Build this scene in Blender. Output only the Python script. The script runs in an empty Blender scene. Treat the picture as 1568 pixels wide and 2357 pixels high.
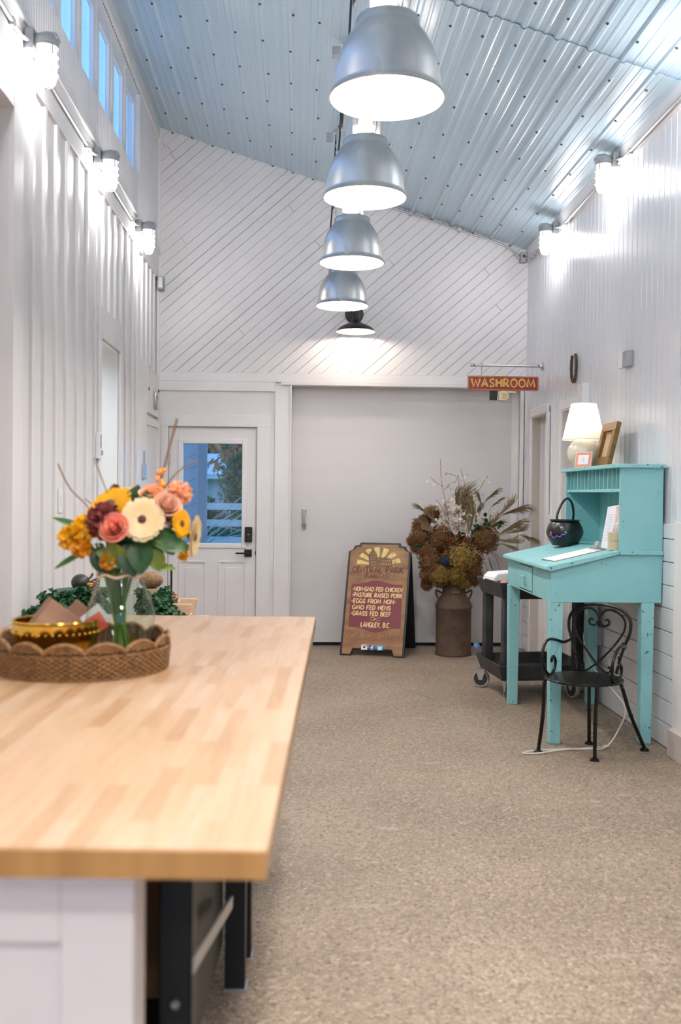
import bpy, bmesh, math, random
from mathutils import Vector, Matrix, Euler
PI = math.pi
random.seed(7)
sc = bpy.context.scene
COL = sc.collection

# ------------------------------------------------------------------ camera
cd = bpy.data.cameras.new('camera'); cam = bpy.data.objects.new('camera', cd); COL.objects.link(cam)
cd.sensor_fit = 'AUTO'; cd.sensor_width = 36.0; cd.lens = 35.0
Rv = Vector((0.9990723, -0.04184223, 0.01018669)); Uv = Vector((-0.00949147, 0.01678048, 0.99981415))
Fv = Vector((0.04200539, 0.9989833, -0.01636777))
cam.matrix_world = Matrix(((Rv.x, Uv.x, -Fv.x, 0), (Rv.y, Uv.y, -Fv.y, 0), (Rv.z, Uv.z, -Fv.z, 1.40), (0, 0, 0, 1)))
cd.clip_start = 0.05; cd.clip_end = 200
cd.dof.use_dof = True; cd.dof.focus_distance = 6.9; cd.dof.aperture_fstop = 2.6
sc.camera = cam
# ------------------------------------------------------------------ view, world, light levels
sc.view_settings.view_transform = 'Standard'; sc.view_settings.look = 'None'
sc.view_settings.gamma = 1.0; sc.view_settings.use_curve_mapping = False
sc.view_settings.exposure = 0.90
sc.cycles.use_denoising = True; sc.cycles.use_light_tree = False
sc.cycles.sample_clamp_indirect = 6.0
sc.cycles.max_bounces = 7; sc.cycles.diffuse_bounces = 4; sc.cycles.glossy_bounces = 3; sc.cycles.transmission_bounces = 5; sc.cycles.transparent_max_bounces = 12
sc.cycles.use_adaptive_sampling = True; sc.cycles.adaptive_threshold = 0.09; sc.cycles.adaptive_min_samples = 16
sc.cycles.caustics_reflective = False; sc.cycles.caustics_refractive = False
w = bpy.data.worlds.new('world'); sc.world = w; w.use_nodes = True
w.node_tree.nodes['Background'].inputs[0].default_value = (0.18, 0.44, 0.92, 1)   # blue dusk sky
w.node_tree.nodes['Background'].inputs[1].default_value = 1.3
L_PEND = 275.0     # radiance of a pendant's frosted bulb
L_JAR = 60.0       # radiance of a jar light's globe
WARM = (1.0, 0.93, 0.88)
JARC = (1.0, 0.965, 0.97)

def lamp(name, kind, loc, power, col=WARM, size=0.1, rot=(0, 0, 0)):
    l = bpy.data.lights.new(name, kind); l.energy = power; l.color = col
    if kind == 'AREA': l.shape = 'DISK'; l.size = size
    else: l.shadow_soft_size = size
    o = bpy.data.objects.new(name, l); COL.objects.link(o); o.location = loc; o.rotation_euler = rot
    return o
# the pendant row and the jar lights go on behind the camera
for y in (2.2, 0.85, -0.5, -1.85):
    lamp('pendant_row_light', 'AREA', (0.31, y, 2.84), L_PEND * (0.054 if y > 2 else 0.074), size=0.34).data.spread = math.radians(150)
for x, ys in ((-1.22, (3.15, 1.6, 0.0)), (1.97, (4.97, 3.45, 1.9, 0.4))):
    for y in ys: lamp('jar_row_light', 'POINT', (x, y, 3.42), L_JAR * 0.05 * PI, JARC, size=0.05)

# ------------------------------------------------------------------ helpers
class MB:
    def __init__(s): s.v = []; s.f = []
    def add(s, v, f, m=None):
        o = len(s.v)
        s.v += [tuple(m @ Vector(p)) if m else tuple(p) for p in v]
        s.f += [tuple(i + o for i in q) for q in f]
        return s
    def box(s, a, b, m=None):
        x0, y0, z0 = a; x1, y1, z1 = b
        return s.add([(x0,y0,z0),(x1,y0,z0),(x1,y1,z0),(x0,y1,z0),(x0,y0,z1),(x1,y0,z1),(x1,y1,z1),(x0,y1,z1)],
              [(0,3,2,1),(4,5,6,7),(0,1,5,4),(1,2,6,5),(2,3,7,6),(3,0,4,7)], m)
    def lathe(s, prof, n=32, m=None, cap=True, a0=0, a1=2*PI):
        v = []; f = []; full = abs(a1 - a0 - 2*PI) < 1e-6; k = n if full else n + 1
        for r, z in prof:
            for i in range(k):
                a = a0 + (a1 - a0) * i / n; v.append((r*math.cos(a), r*math.sin(a), z))
        for j in range(len(prof) - 1):
            for i in range(n):
                i2 = (i + 1) % k if full else i + 1
                f.append((j*k+i, j*k+i2, (j+1)*k+i2, (j+1)*k+i))
        if cap and full:
            if prof[0][0] > 1e-5: f.append(tuple(range(k - 1, -1, -1)))
            if prof[-1][0] > 1e-5: f.append(tuple((len(prof)-1)*k + i for i in range(k)))
        return s.add(v, f, m)
    def tube(s, pts, r, n=8, m=None, closed=False, cap=True):
        P = [Vector(p) for p in pts]; N = len(P)
        rr = r if isinstance(r, (list, tuple)) else [r] * N
        v = []; f = []; up = None
        for i in range(N):
            if closed: t = P[(i+1) % N] - P[i-1]
            else: t = P[min(i+1, N-1)] - P[max(i-1, 0)]
            if t.length < 1e-9: t = Vector((0, 0, 1))
            t.normalize()
            if up is None:
                up = Vector((0, 0, 1)) if abs(t.z) < .9 else Vector((1, 0, 0))
            a = up - t * up.dot(t)
            if a.length < 1e-6: a = t.orthogonal()
            a.normalize(); b = t.cross(a); up = a
            for k in range(n):
                q = 2*PI*k/n; v.append(P[i] + (a*math.cos(q) + b*math.sin(q)) * rr[i])
        M = N if closed else N - 1
        for i in range(M):
            for k in range(n):
                j = (i+1) % N
                f.append((i*n+k, i*n+(k+1) % n, j*n+(k+1) % n, j*n+k))
        if cap and not closed:
            f.append(tuple(range(n-1, -1, -1))); f.append(tuple((N-1)*n+k for k in range(n)))
        return s.add(v, f, m)
    def cyl(s, a, b, r, n=16, r2=None): return s.tube([a, b], [r, r if r2 is None else r2], n)
    def prism(s, poly, d0, d1, ax='y', m=None):
        """2-D polygon (u,v) extruded: ax='y' puts (u,v)->(x,z), 'x' -> (y,z), 'z' -> (x,y)"""
        def P(u, v, d): return {'y': (u, d, v), 'x': (d, u, v), 'z': (u, v, d)}[ax]
        n = len(poly)
        v = [P(a, b, d0) for a, b in poly] + [P(a, b, d1) for a, b in poly]
        f = [tuple(range(n-1, -1, -1)), tuple(range(n, 2*n))] + [(i, (i+1) % n, n+(i+1) % n, n+i) for i in range(n)]
        return s.add(v, f, m)
    def flat(s, poly, m=None): return s.add(poly, [tuple(range(len(poly)))], m)
    def sphere(s, c, r, n=12, k=8, sc3=(1, 1, 1), m=None):
        prof = [(math.sin(PI*j/k), -math.cos(PI*j/k)) for j in range(k+1)]
        prof[0] = (0.0001, -1); prof[-1] = (0.0001, 1)
        mm = Matrix.Translation(c) @ Matrix.Diagonal((r*sc3[0], r*sc3[1], r*sc3[2], 1))
        return s.lathe(prof, n, (m @ mm) if m else mm, cap=False)
    def mesh(s, name, mat, smooth=False, ang=35):
        me = bpy.data.meshes.new(name); me.from_pydata(s.v, [], s.f); 
        bm = bmesh.new(); bm.from_mesh(me); bmesh.ops.recalc_face_normals(bm, faces=bm.faces); bm.to_mesh(me); bm.free()
        if smooth:
            me.polygons.foreach_set('use_smooth', [True] * len(me.polygons)); me.set_sharp_from_angle(angle=math.radians(ang))
        me.materials.append(mat); me.update(); return me
def link(name, me, parent=None, loc=None, rot=None):
    o = bpy.data.objects.new(name, me); COL.objects.link(o)
    if parent: o.parent = parent
    if loc is not None: o.location = loc
    if rot is not None: o.rotation_euler = rot
    return o
def obj(name, mb, mat, parent=None, loc=None, rot=None, smooth=False, bevel=0, seg=2, ang=35):
    o = link(name, mb.mesh(name, mat, smooth, ang), parent, loc, rot)
    if bevel:
        b = o.modifiers.new('bevel', 'BEVEL'); b.width = bevel; b.segments = seg; b.limit_method = 'ANGLE'; b.angle_limit = math.radians(40)
    return o
def tag(o, label, cat, group=None):
    o['label'] = label; o['category'] = cat
    if group: o['group'] = group
    return o
def thing(name, label, cat, loc=(0, 0, 0), rz=0, group=None, rot=None):
    o = bpy.data.objects.new(name, None); COL.objects.link(o); o.location = loc; o.empty_display_size = .05
    o.rotation_euler = rot if rot else (0, 0, rz)
    return tag(o, label, cat, group)
def struct(o): o['kind'] = 'structure'; return o
def copy_tree(o, parent=None):
    c = o.copy(); COL.objects.link(c); c.parent = parent
    for ch in list(o.children): copy_tree(ch, c)
    return c
def box(name, a, b, mat, parent=None, bevel=0, **k): return obj(name, MB().box(a, b), mat, parent, bevel=bevel, **k)
def T(x, y, z): return Matrix.Translation((x, y, z))
def RX(a): return Matrix.Rotation(a, 4, 'X')
def RY(a): return Matrix.Rotation(a, 4, 'Y')
def RZ(a): return Matrix.Rotation(a, 4, 'Z')
def smooth_path(pts, n=6, closed=False):
    P = [Vector(p) for p in pts]; out = []; N = len(P)
    for i in range(N if closed else N - 1):
        if closed: p0, p1, p2, p3 = P[i-1], P[i], P[(i+1) % N], P[(i+2) % N]
        else: p0, p1, p2, p3 = P[max(i-1, 0)], P[i], P[i+1], P[min(i+2, N-1)]
        for k in range(n):
            t = k / n
            out.append(.5*((2*p1)+(p2-p0)*t+(2*p0-5*p1+4*p2-p3)*t*t+(3*p1-p0-3*p2+p3)*t**3))
    if not closed: out.append(P[-1])
    return out
def look(direction, up=(0, 0, 1)):
    """matrix whose local +Z points along direction"""
    z = Vector(direction).normalized(); u = Vector(up)
    if abs(z.dot(u)) > .98: u = Vector((0, 1, 0))
    x = u.cross(z).normalized(); y = z.cross(x)
    return Matrix(((x.x, y.x, z.x, 0), (x.y, y.y, z.y, 0), (x.z, y.z, z.z, 0), (0, 0, 0, 1)))

# ------------------------------------------------------------------ materials
def nodes(name):
    m = bpy.data.materials.new(name); m.use_nodes = True
    return m, m.node_tree, m.node_tree.nodes, m.node_tree.links, m.node_tree.nodes['Principled BSDF']
def rgba(c): return (c[0], c[1], c[2], 1)
def mat(name, col, rough=.5, metal=0, var=None, bump=None, stretch=None, coat=0, spec=.5, trans=0, sheen=0, spots=None, rvar=0):
    """var=(scale, other colour, amount), bump=(scale, strength), spots=(scale, threshold, colour)"""
    m, t, N, L, P = nodes(name)
    P.inputs['Base Color'].default_value = rgba(col); P.inputs['Roughness'].default_value = rough
    P.inputs['Metallic'].default_value = metal; P.inputs['Specular IOR Level'].default_value = spec
    P.inputs['Coat Weight'].default_value = coat; P.inputs['Coat Roughness'].default_value = .15
    P.inputs['Transmission Weight'].default_value = trans
    co = N.new('ShaderNodeTexCoord'); src = co.outputs['Object']
    if stretch:
        mp = N.new('ShaderNodeMapping'); mp.inputs['Scale'].default_value = stretch; L.new(src, mp.inputs[0]); src = mp.outputs[0]
    cur = None
    if var:
        n = N.new('ShaderNodeTexNoise'); n.inputs['Scale'].default_value = var[0]; n.inputs['Detail'].default_value = 2.5; L.new(src, n.inputs[0])
        r = N.new('ShaderNodeMapRange'); r.inputs[1].default_value = .3; r.inputs[2].default_value = .7; r.inputs[4].default_value = var[2]; L.new(n.outputs[0], r.inputs[0])
        x = N.new('ShaderNodeMix'); x.data_type = 'RGBA'; x.inputs[6].default_value = rgba(col); x.inputs[7].default_value = rgba(var[1])
        L.new(r.outputs[0], x.inputs[0]); cur = x.outputs[2]
        if rvar:
            rr = N.new('ShaderNodeMapRange'); rr.inputs[1].default_value = .3; rr.inputs[2].default_value = .7
            rr.inputs[3].default_value = rough - rvar; rr.inputs[4].default_value = rough + rvar; L.new(n.outputs[0], rr.inputs[0]); L.new(rr.outputs[0], P.inputs['Roughness'])
    if spots:
        n2 = N.new('ShaderNodeTexNoise'); n2.inputs['Scale'].default_value = spots[0]; n2.inputs['Detail'].default_value = 1.5; L.new(src, n2.inputs[0])
        r2 = N.new('ShaderNodeMapRange'); r2.inputs[1].default_value = spots[1]; r2.inputs[2].default_value = spots[1] + .025; L.new(n2.outputs[0], r2.inputs[0])
        x2 = N.new('ShaderNodeMix'); x2.data_type = 'RGBA'; x2.inputs[6].default_value = rgba(col); x2.inputs[7].default_value = rgba(spots[2])
        if cur: L.new(cur, x2.inputs[6])
        L.new(r2.outputs[0], x2.inputs[0]); cur = x2.outputs[2]
    if cur: L.new(cur, P.inputs['Base Color'])
    if bump:
        n3 = N.new('ShaderNodeTexNoise'); n3.inputs['Scale'].default_value = bump[0]; n3.inputs['Detail'].default_value = 1; L.new(src, n3.inputs[0])
        b = N.new('ShaderNodeBump'); b.inputs['Strength'].default_value = bump[1]; b.inputs['Distance'].default_value = .01
        L.new(n3.outputs[0], b.inputs['Height']); L.new(b.outputs[0], P.inputs['Normal'])
    return m
def emis(name, col, s):
    m, t, N, L, P = nodes(name)
    P.inputs['Base Color'].default_value = (.8, .8, .8, 1)
    P.inputs['Emission Color'].default_value = rgba(col); P.inputs['Emission Strength'].default_value = s
    return m
def glass(name, tint=(1, 1, 1), gloss=.08, rough=.02):
    m, t, N, L, P = nodes(name); N.remove(P)
    a = N.new('ShaderNodeBsdfTransparent'); a.inputs[0].default_value = rgba(tint)
    g = N.new('ShaderNodeBsdfGlossy'); g.inputs['Roughness'].default_value = rough
    x = N.new('ShaderNodeMixShader'); x.inputs[0].default_value = gloss
    lw = N.new('ShaderNodeLayerWeight'); lw.inputs[0].default_value = .5
    pw = N.new('ShaderNodeMath'); pw.operation = 'POWER'; pw.inputs[1].default_value = 5; L.new(lw.outputs['Facing'], pw.inputs[0])
    ma = N.new('ShaderNodeMath'); ma.operation = 'MULTIPLY_ADD'; ma.inputs[1].default_value = .6; ma.inputs[2].default_value = gloss*.5; L.new(pw.outputs[0], ma.inputs[0]); L.new(ma.outputs[0], x.inputs[0])
    L.new(a.outputs[0], x.inputs[1]); L.new(g.outputs[0], x.inputs[2]); L.new(x.outputs[0], N['Material Output'].inputs[0])
    return m
def leafmat(name, c1, c2, rough=.5, tl=.25):
    m, t, N, L, P = nodes(name)
    oi = N.new('ShaderNodeTexCoord'); n = N.new('ShaderNodeTexNoise'); n.inputs['Scale'].default_value = 38; L.new(oi.outputs['Object'], n.inputs[0])
    x = N.new('ShaderNodeMix'); x.data_type = 'RGBA'; x.inputs[6].default_value = rgba(c1); x.inputs[7].default_value = rgba(c2)
    r = N.new('ShaderNodeMapRange'); r.inputs[1].default_value = .35; r.inputs[2].default_value = .65; L.new(n.outputs[0], r.inputs[0]); L.new(r.outputs[0], x.inputs[0])
    L.new(x.outputs[2], P.inputs['Base Color']); P.inputs['Roughness'].default_value = rough
    tr = N.new('ShaderNodeBsdfTranslucent'); L.new(x.outputs[2], tr.inputs[0])
    mx = N.new('ShaderNodeMixShader'); mx.inputs[0].default_value = tl
    L.new(P.outputs[0], mx.inputs[1]); L.new(tr.outputs[0], mx.inputs[2]); L.new(mx.outputs[0], N['Material Output'].inputs[0])
    return m

M = {}
M['wall'] = mat('white_painted_wood', (.80, .775, .76), .42, var=(3, (.74, .70, .67), .6))
M['trim'] = mat('white_trim_paint', (.82, .795, .78), .38, var=(4, (.77, .74, .72), .6))
M['board'] = mat('white_board_paint', (.80, .775, .76), .5, var=(2.2, (.75, .725, .71), .8))
M['gloss'] = mat('white_gloss_paint', (.80, .80, .82), .26, var=(3, (.76, .76, .785), .7), bump=(14, .05), coat=.25)
M['gap'] = mat('dark_joint', (.42, .38, .35), .9)
M['slide'] = mat('white_sheet_door', (.70, .67, .655), .55, var=(1.4, (.66, .63, .615), .9), bump=(60, .1), stretch=(.35, 1, 3))
M['beige'] = mat('beige_paint', (.60, .54, .48), .5, var=(3, (.55, .49, .43), .6))
M['metal_blue'] = mat('pale_blue_roof_sheet', (.43, .575, .67), .33, var=(1.5, (.40, .545, .645), .7), coat=.75, spec=.8)
M['screw'] = mat('dark_screw', (.07, .05, .04), .5, metal=.6)
M['alu'] = mat('spun_aluminium', (.68, .67, .66), .34, metal=1, var=(6, (.47, .455, .445), .9), rvar=.09, stretch=(1, 1, .25))
M['steel'] = mat('galvanised_steel', (.58, .58, .57), .4, metal=.9, var=(14, (.44, .44, .44), .6))
M['castgrey'] = mat('cast_grey_metal', (.42, .43, .44), .5, metal=.5, var=(20, (.34, .34, .35), .5))
M['white_enamel'] = mat('white_enamel', (.86, .85, .83), .35)
M['pend'] = emis('pendant_glow', WARM, L_PEND)
M['upslot'] = emis('pendant_top_slot', WARM, L_PEND*.11)
M['jar'] = emis('jar_glow', JARC, L_JAR)
M['jarneck'] = emis('jar_neck_glass', (1.0, .93, .86), .9)
M['black'] = mat('black_metal', (.012, .012, .011), .42, metal=.2)
M['iron'] = mat('black_wrought_iron', (.016, .014, .012), .32, metal=.6, spots=(60, .70, (.16, .13, .10)))
M['bplastic'] = mat('black_plastic', (.018, .018, .019), .5, var=(8, (.05, .05, .052), .8), bump=(40, .1))
M['pot'] = mat('black_cauldron_plastic', (.008, .010, .010), .3, var=(20, (.02, .024, .024), .5), bump=(90, .08))
M['glass'] = glass('window_glass')
M['vglass'] = glass('vase_glass', (.93, .96, .93), rough=.0)
M['teal'] = mat('turquoise_desk_paint', (.255, .565, .575), .48, var=(5, (.225, .52, .53), .8), bump=(50, .14), spots=(42, .725, (.09, .15, .145)))
M['teal_edge'] = mat('turquoise_worn_edge', (.285, .59, .60), .48, var=(6, (.24, .54, .55), .8), bump=(50, .15), spots=(46, .695, (.06, .09, .09)))
M['rust'] = mat('rusty_steel', (.115, .066, .037), .75, var=(9, (.058, .036, .023), 1), bump=(45, .3), spots=(18, .70, (.13, .065, .03)))
M['woodsign'] = mat('stained_sign_wood', (.40, .205, .075), .5, var=(7, (.17, .085, .035), 1), stretch=(.6, 1, 2.2), bump=(60, .1))
M['burg'] = mat('burgundy_paint', (.20, .028, .04), .5, var=(9, (.17, .022, .033), .7))
M['cream'] = mat('cream_lettering', (.80, .60, .27), .5, var=(60, (.72, .50, .18), .7))
M['cream2'] = mat('gold_leaf_rays', (.80, .62, .22), .45, var=(30, (.60, .42, .12), .8), spots=(30, .68, (.32, .18, .06)))
M['brown'] = mat('dark_brown_paint', (.13, .035, .015), .55)
M['orangep'] = mat('faded_orange_paint', (.50, .17, .07), .6, var=(25, (.36, .16, .07), 1))
M['ink'] = mat('black_paint', (.012, .010, .009), .5)
M['redsign'] = mat('red_sign_paint', (.27, .016, .018), .42, var=(10, (.23, .012, .014), .6))
M['gold'] = mat('golden_lettering', (.72, .40, .07), .45)
M['skin'] = mat('painted_hand_cream', (.78, .62, .36), .5)
M['white'] = mat('white_paper', (.85, .84, .83), .6)
M['cardpaper'] = mat('printed_white_card', (.80, .80, .84), .5)
M['coral'] = mat('coral_card', (.80, .26, .16), .6)
M['manila'] = mat('kraft_card', (.62, .52, .33), .7)
M['mdf'] = mat('hardboard', (.20, .11, .06), .6)
M['ceramic'] = mat('cream_ceramic_glaze', (.74, .66, .50), .12, var=(3, (.60, .60, .50), .8), coat=.6)
M['gilt'] = mat('old_gilt_frame', (.24, .125, .022), .45, metal=.25, var=(14, (.15, .075, .016), .9), bump=(40, .15))
M['butcher'] = None
M['endgrain'] = mat('maple_end_grain', (.40, .215, .065), .5, var=(5, (.30, .145, .04), .9), stretch=(4, 1, .3))
M['cab'] = mat('white_cabinet_paint', (.70, .68, .68), .4)
M['legsteel'] = mat('dark_bench_steel', (.026, .029, .028), .45, metal=.5)
M['boltm'] = mat('zinc_bolt', (.5, .52, .52), .35, metal=.9)
M['cardboard'] = mat('brown_cardboard', (.34, .19, .085), .8, var=(6, (.28, .15, .07), .8))
M['wicker'] = mat('woven_seagrass', (.27, .14, .048), .65, var=(50, (.15, .07, .022), 1), bump=(120, .4))
M['wickerd'] = mat('dark_woven_gap', (.13, .06, .02), .8)
M['brass'] = mat('polished_brass', (.80, .47, .08), .14, metal=1, var=(20, (.62, .33, .05), .6))
M['kraft'] = mat('kraft_wood_card', (.36, .19, .11), .6, var=(3, (.27, .13, .07), 1), stretch=(1, 8, 8))
M['cable'] = mat('white_cable', (.72, .68, .62), .5)
M['cordblack'] = mat('black_cable', (.01, .01, .01), .5)
M['caster'] = mat('pale_rubber_tyre', (.42, .37, .30), .6)
M['hub'] = mat('dark_wheel_hub', (.03, .03, .032), .45)
M['straw'] = leafmat('dry_straw', (.40, .29, .13), (.30, .20, .085), .7)
M['plume'] = leafmat('dry_grass_plume', (.43, .33, .17), (.33, .24, .115), .8, .3)
M['lunaria'] = leafmat('silver_seed_pod', (.86, .81, .71), (.70, .61, .47), .35, .3)
M['hyd_brown'] = leafmat('brown_dried_petal', (.25, .118, .038), (.12, .052, .02), .8)
M['hyd_gold'] = leafmat('golden_dried_petal', (.38, .245, .05), (.20, .115, .025), .8)
M['hyd_blue'] = leafmat('dark_blue_petal', (.02, .04, .09), (.03, .05, .07), .8)
M['berry'] = mat('red_berry', (.55, .03, .015), .35)
M['oberry'] = mat('orange_berry', (.85, .27, .02), .4)
M['green'] = leafmat('green_leaf', (.05, .16, .015), (.025, .09, .012), .42)
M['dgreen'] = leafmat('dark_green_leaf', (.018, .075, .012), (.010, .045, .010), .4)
M['lgreen'] = leafmat('light_green_leaf', (.20, .27, .03), (.13, .19, .02), .45)
M['stemg'] = leafmat('flower_stem', (.12, .24, .03), (.07, .16, .02), .4)
M['kale'] = leafmat('curly_kale', (.020, .115, .035), (.012, .065, .022), .45, .15)
M['twig'] = mat('brown_twig', (.20, .115, .06), .7)
M['yellow'] = leafmat('yellow_petal', (.90, .50, .01), (.82, .40, .008), .55)
M['mustard'] = leafmat('mustard_petal', (.80, .34, .008), (.66, .25, .006), .6)
M['burgp'] = leafmat('burgundy_petal', (.17, .022, .025), (.28, .06, .05), .6)
M['coralp'] = leafmat('coral_rose_petal', (.92, .38, .22), (.90, .30, .26), .5, .35)
M['peach'] = leafmat('peach_petal', (.90, .45, .22), (.90, .52, .32), .5, .35)
M['blush'] = leafmat('blush_petal', (.82, .52, .36), (.80, .46, .32), .5, .35)
M['creamp'] = leafmat('cream_petal', (.88, .76, .48), (.88, .70, .38), .5, .35)
M['dark'] = mat('dark_flower_centre', (.09, .012, .012), .7)
M['brownc'] = mat('brown_flower_centre', (.09, .045, .02), .8)
M['carrot'] = mat('orange_carrot', (.85, .24, .03), .45, var=(30, (.75, .18, .02), .6))
M['gourd'] = mat('dark_gourd_skin', (.022, .026, .022), .4)
M['melon'] = mat('netted_melon_rind', (.33, .20, .10), .7, var=(70, (.20, .11, .05), 1), bump=(80, .4))
M['crate'] = mat('pale_crate_wood', (.66, .47, .31), .6, var=(4, (.58, .40, .25), .8), stretch=(1, 8, 8))
M['trayg'] = mat('green_tray_plastic', (.03, .09, .05), .45)
M['siding'] = mat('outdoor_siding', (.52, .50, .52), .7, var=(5, (.40, .36, .36), .8))
M['post'] = mat('outdoor_post_paint', (.34, .33, .35), .6)
M['fencep'] = mat('weathered_fence_rail', (.62, .58, .56), .7, var=(6, (.50, .47, .45), .8))
M['ground'] = mat('outdoor_grass', (.10, .17, .05), .9, var=(3, (.16, .20, .08), 1))
M['hroof'] = mat('outdoor_metal_roof', (.42, .43, .46), .5)
M['hwall'] = mat('outdoor_house_wall', (.40, .42, .40), .7)
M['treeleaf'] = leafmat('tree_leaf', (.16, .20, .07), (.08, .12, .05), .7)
M['autumn'] = leafmat('autumn_leaf', (.72, .36, .13), (.66, .26, .14), .6)
M['shade'] = None
M['candy_r'] = mat('red_sweet_wrapper', (.8, .10, .05), .3)
M['candy_p'] = mat('purple_ribbon', (.28, .10, .50), .35)
M['candy_g'] = mat('green_sweet_wrapper', (.05, .45, .22), .3)
M['candle'] = glass('smoked_jar_glass', (.35, .42, .45), rough=.05)
M['blueic'] = mat('blue_icon', (.03, .11, .38), .5)
M['cyanic'] = mat('light_blue_icon', (.06, .42, .78), .5)
M['graypic'] = mat('grey_photo_print', (.30, .25, .26), .5, var=(26, (.70, .66, .66), 1))
M['redpic'] = mat('red_photo_print', (.62, .25, .20), .5, var=(30, (.78, .66, .60), 1))
M['textgrey'] = mat('grey_print', (.55, .55, .58), .6)
M['art'] = mat('faded_painting', (.62, .46, .30), .5, var=(9, (.50, .30, .20), 1))

# lampshade: real translucent fabric
def shade_mat():
    m, t, N, L, P = nodes('white_lampshade_fabric'); N.remove(P)
    d = N.new('ShaderNodeBsdfDiffuse'); d.inputs[0].default_value = (.88, .83, .78, 1)
    tr = N.new('ShaderNodeBsdfTranslucent'); tr.inputs[0].default_value = (.92, .84, .74, 1)
    x = N.new('ShaderNodeMixShader'); x.inputs[0].default_value = .5
    L.new(d.outputs[0], x.inputs[1]); L.new(tr.outputs[0], x.inputs[2]); L.new(x.outputs[0], N['Material Output'].inputs[0]); return m
M['shade'] = shade_mat()
# butcher block: laminated staves along the table
def butcher():
    m, t, N, L, P = nodes('maple_butcher_block')
    co = N.new('ShaderNodeTexCoord'); mp = N.new('ShaderNodeMapping'); mp.inputs['Rotation'].default_value = (0, 0, PI/2)
    L.new(co.outputs['Object'], mp.inputs[0])
    b = N.new('ShaderNodeTexBrick'); b.inputs['Scale'].default_value = 1; b.offset = .37; b.offset_frequency = 3; b.squash = 1
    b.inputs['Brick Width'].default_value = .30; b.inputs['Row Height'].default_value = .036; b.inputs['Mortar Size'].default_value = .0006
    b.inputs['Bias'].default_value = 0
    b.inputs['Color1'].default_value = (0, 0, 0, 1); b.inputs['Color2'].default_value = (1, 1, 1, 1); b.inputs['Mortar'].default_value = (.4, .4, .4, 1)
    L.new(mp.outputs[0], b.inputs[0])
    r = N.new('ShaderNodeValToRGB'); e = r.color_ramp.elements
    e[0].position = 0; e[0].color = (.41, .235, .118, 1); e[1].position = 1; e[1].color = (.515, .352, .228, 1)
    q = r.color_ramp.elements.new(.25); q.color = (.465, .29, .162, 1); q = r.color_ramp.elements.new(.6); q.color = (.49, .318, .186, 1)
    L.new(b.outputs[0], r.inputs[0])
    n = N.new('ShaderNodeTexNoise'); n.inputs['Scale'].default_value = 6; mp2 = N.new('ShaderNodeMapping'); mp2.inputs['Scale'].default_value = (14, 1, 14)
    L.new(co.outputs['Object'], mp2.inputs[0]); L.new(mp2.outputs[0], n.inputs[0])
    x = N.new('ShaderNodeMix'); x.data_type = 'RGBA'; x.blend_type = 'MULTIPLY'; x.inputs[0].default_value = .35; L.new(r.outputs[0], x.inputs[6]); L.new(n.outputs[0], x.inputs[7])
    L.new(x.outputs[2], P.inputs['Base Color']); P.inputs['Roughness'].default_value = .38
    return m
M['butcher'] = butcher()
# rough aggregate floor
def floor_mat():
    m, t, N, L, P = nodes('worn_aggregate_floor')
    co = N.new('ShaderNodeTexCoord'); src = co.outputs['Object']
    def noise(s, d=4):
        n = N.new('ShaderNodeTexNoise'); n.inputs['Scale'].default_value = s; n.inputs['Detail'].default_value = min(d, 2); L.new(src, n.inputs[0]); return n.outputs[0]
    def rng(i, a, b, lo=0, hi=1):
        r = N.new('ShaderNodeMapRange'); r.inputs[1].default_value = a; r.inputs[2].default_value = b; r.inputs[3].default_value = lo; r.inputs[4].default_value = hi
        L.new(i, r.inputs[0]); return r.outputs[0]
    def mix(f, a, b):
        x = N.new('ShaderNodeMix'); x.data_type = 'RGBA'; L.new(f, x.inputs[0])
        for k, c in ((6, a), (7, b)):
            if isinstance(c, tuple): x.inputs[k].default_value = rgba(c)
            else: L.new(c, x.inputs[k])
        return x.outputs[2]
    v = N.new('ShaderNodeTexVoronoi'); v.inputs['Scale'].default_value = 95; L.new(src, v.inputs[0])
    sep = N.new('ShaderNodeSeparateColor'); L.new(v.outputs['Color'], sep.inputs[0])
    base = mix(rng(noise(1.3, 3), .35, .65), (.38, .288, .205), (.235, .172, .118))  # broad random mottling, its dark tone deepened to stand in for shade
    peb = mix(rng(sep.outputs[0], 0, 1), (.17, .125, .088), (.48, .38, .285))
    c = mix(rng(noise(30), .38, .62, .25, .85), base, peb)
    c = mix(rng(sep.outputs[1], .975, .995, 0, .6), c, (.60, .50, .39))           # pale stones
    c = mix(rng(noise(62, 2), .60, .67, 0, .8), c, (.085, .06, .042))             # pits
    st = N.new('ShaderNodeTexNoise'); st.inputs['Scale'].default_value = 2.2; st.inputs['Detail'].default_value = 3; mp = N.new('ShaderNodeMapping')
    mp.inputs['Scale'].default_value = (1.1, 2.6, 1); mp.inputs['Location'].default_value = (3.1, 1.7, 0); L.new(src, mp.inputs[0]); L.new(mp.outputs[0], st.inputs[0])
    c = mix(rng(st.outputs[0], .67, .72, 0, .55), c, (.52, .42, .32))     # scuffed pale stains
    L.new(c, P.inputs['Base Color']); P.inputs['Roughness'].default_value = .52
    b = N.new('ShaderNodeBump'); b.inputs['Strength'].default_value = .55; b.inputs['Distance'].default_value = .006
    L.new(v.outputs['Distance'], b.inputs['Height']); b.invert = True; L.new(b.outputs[0], P.inputs['Normal'])
    return m
M['floor'] = floor_mat()

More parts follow.
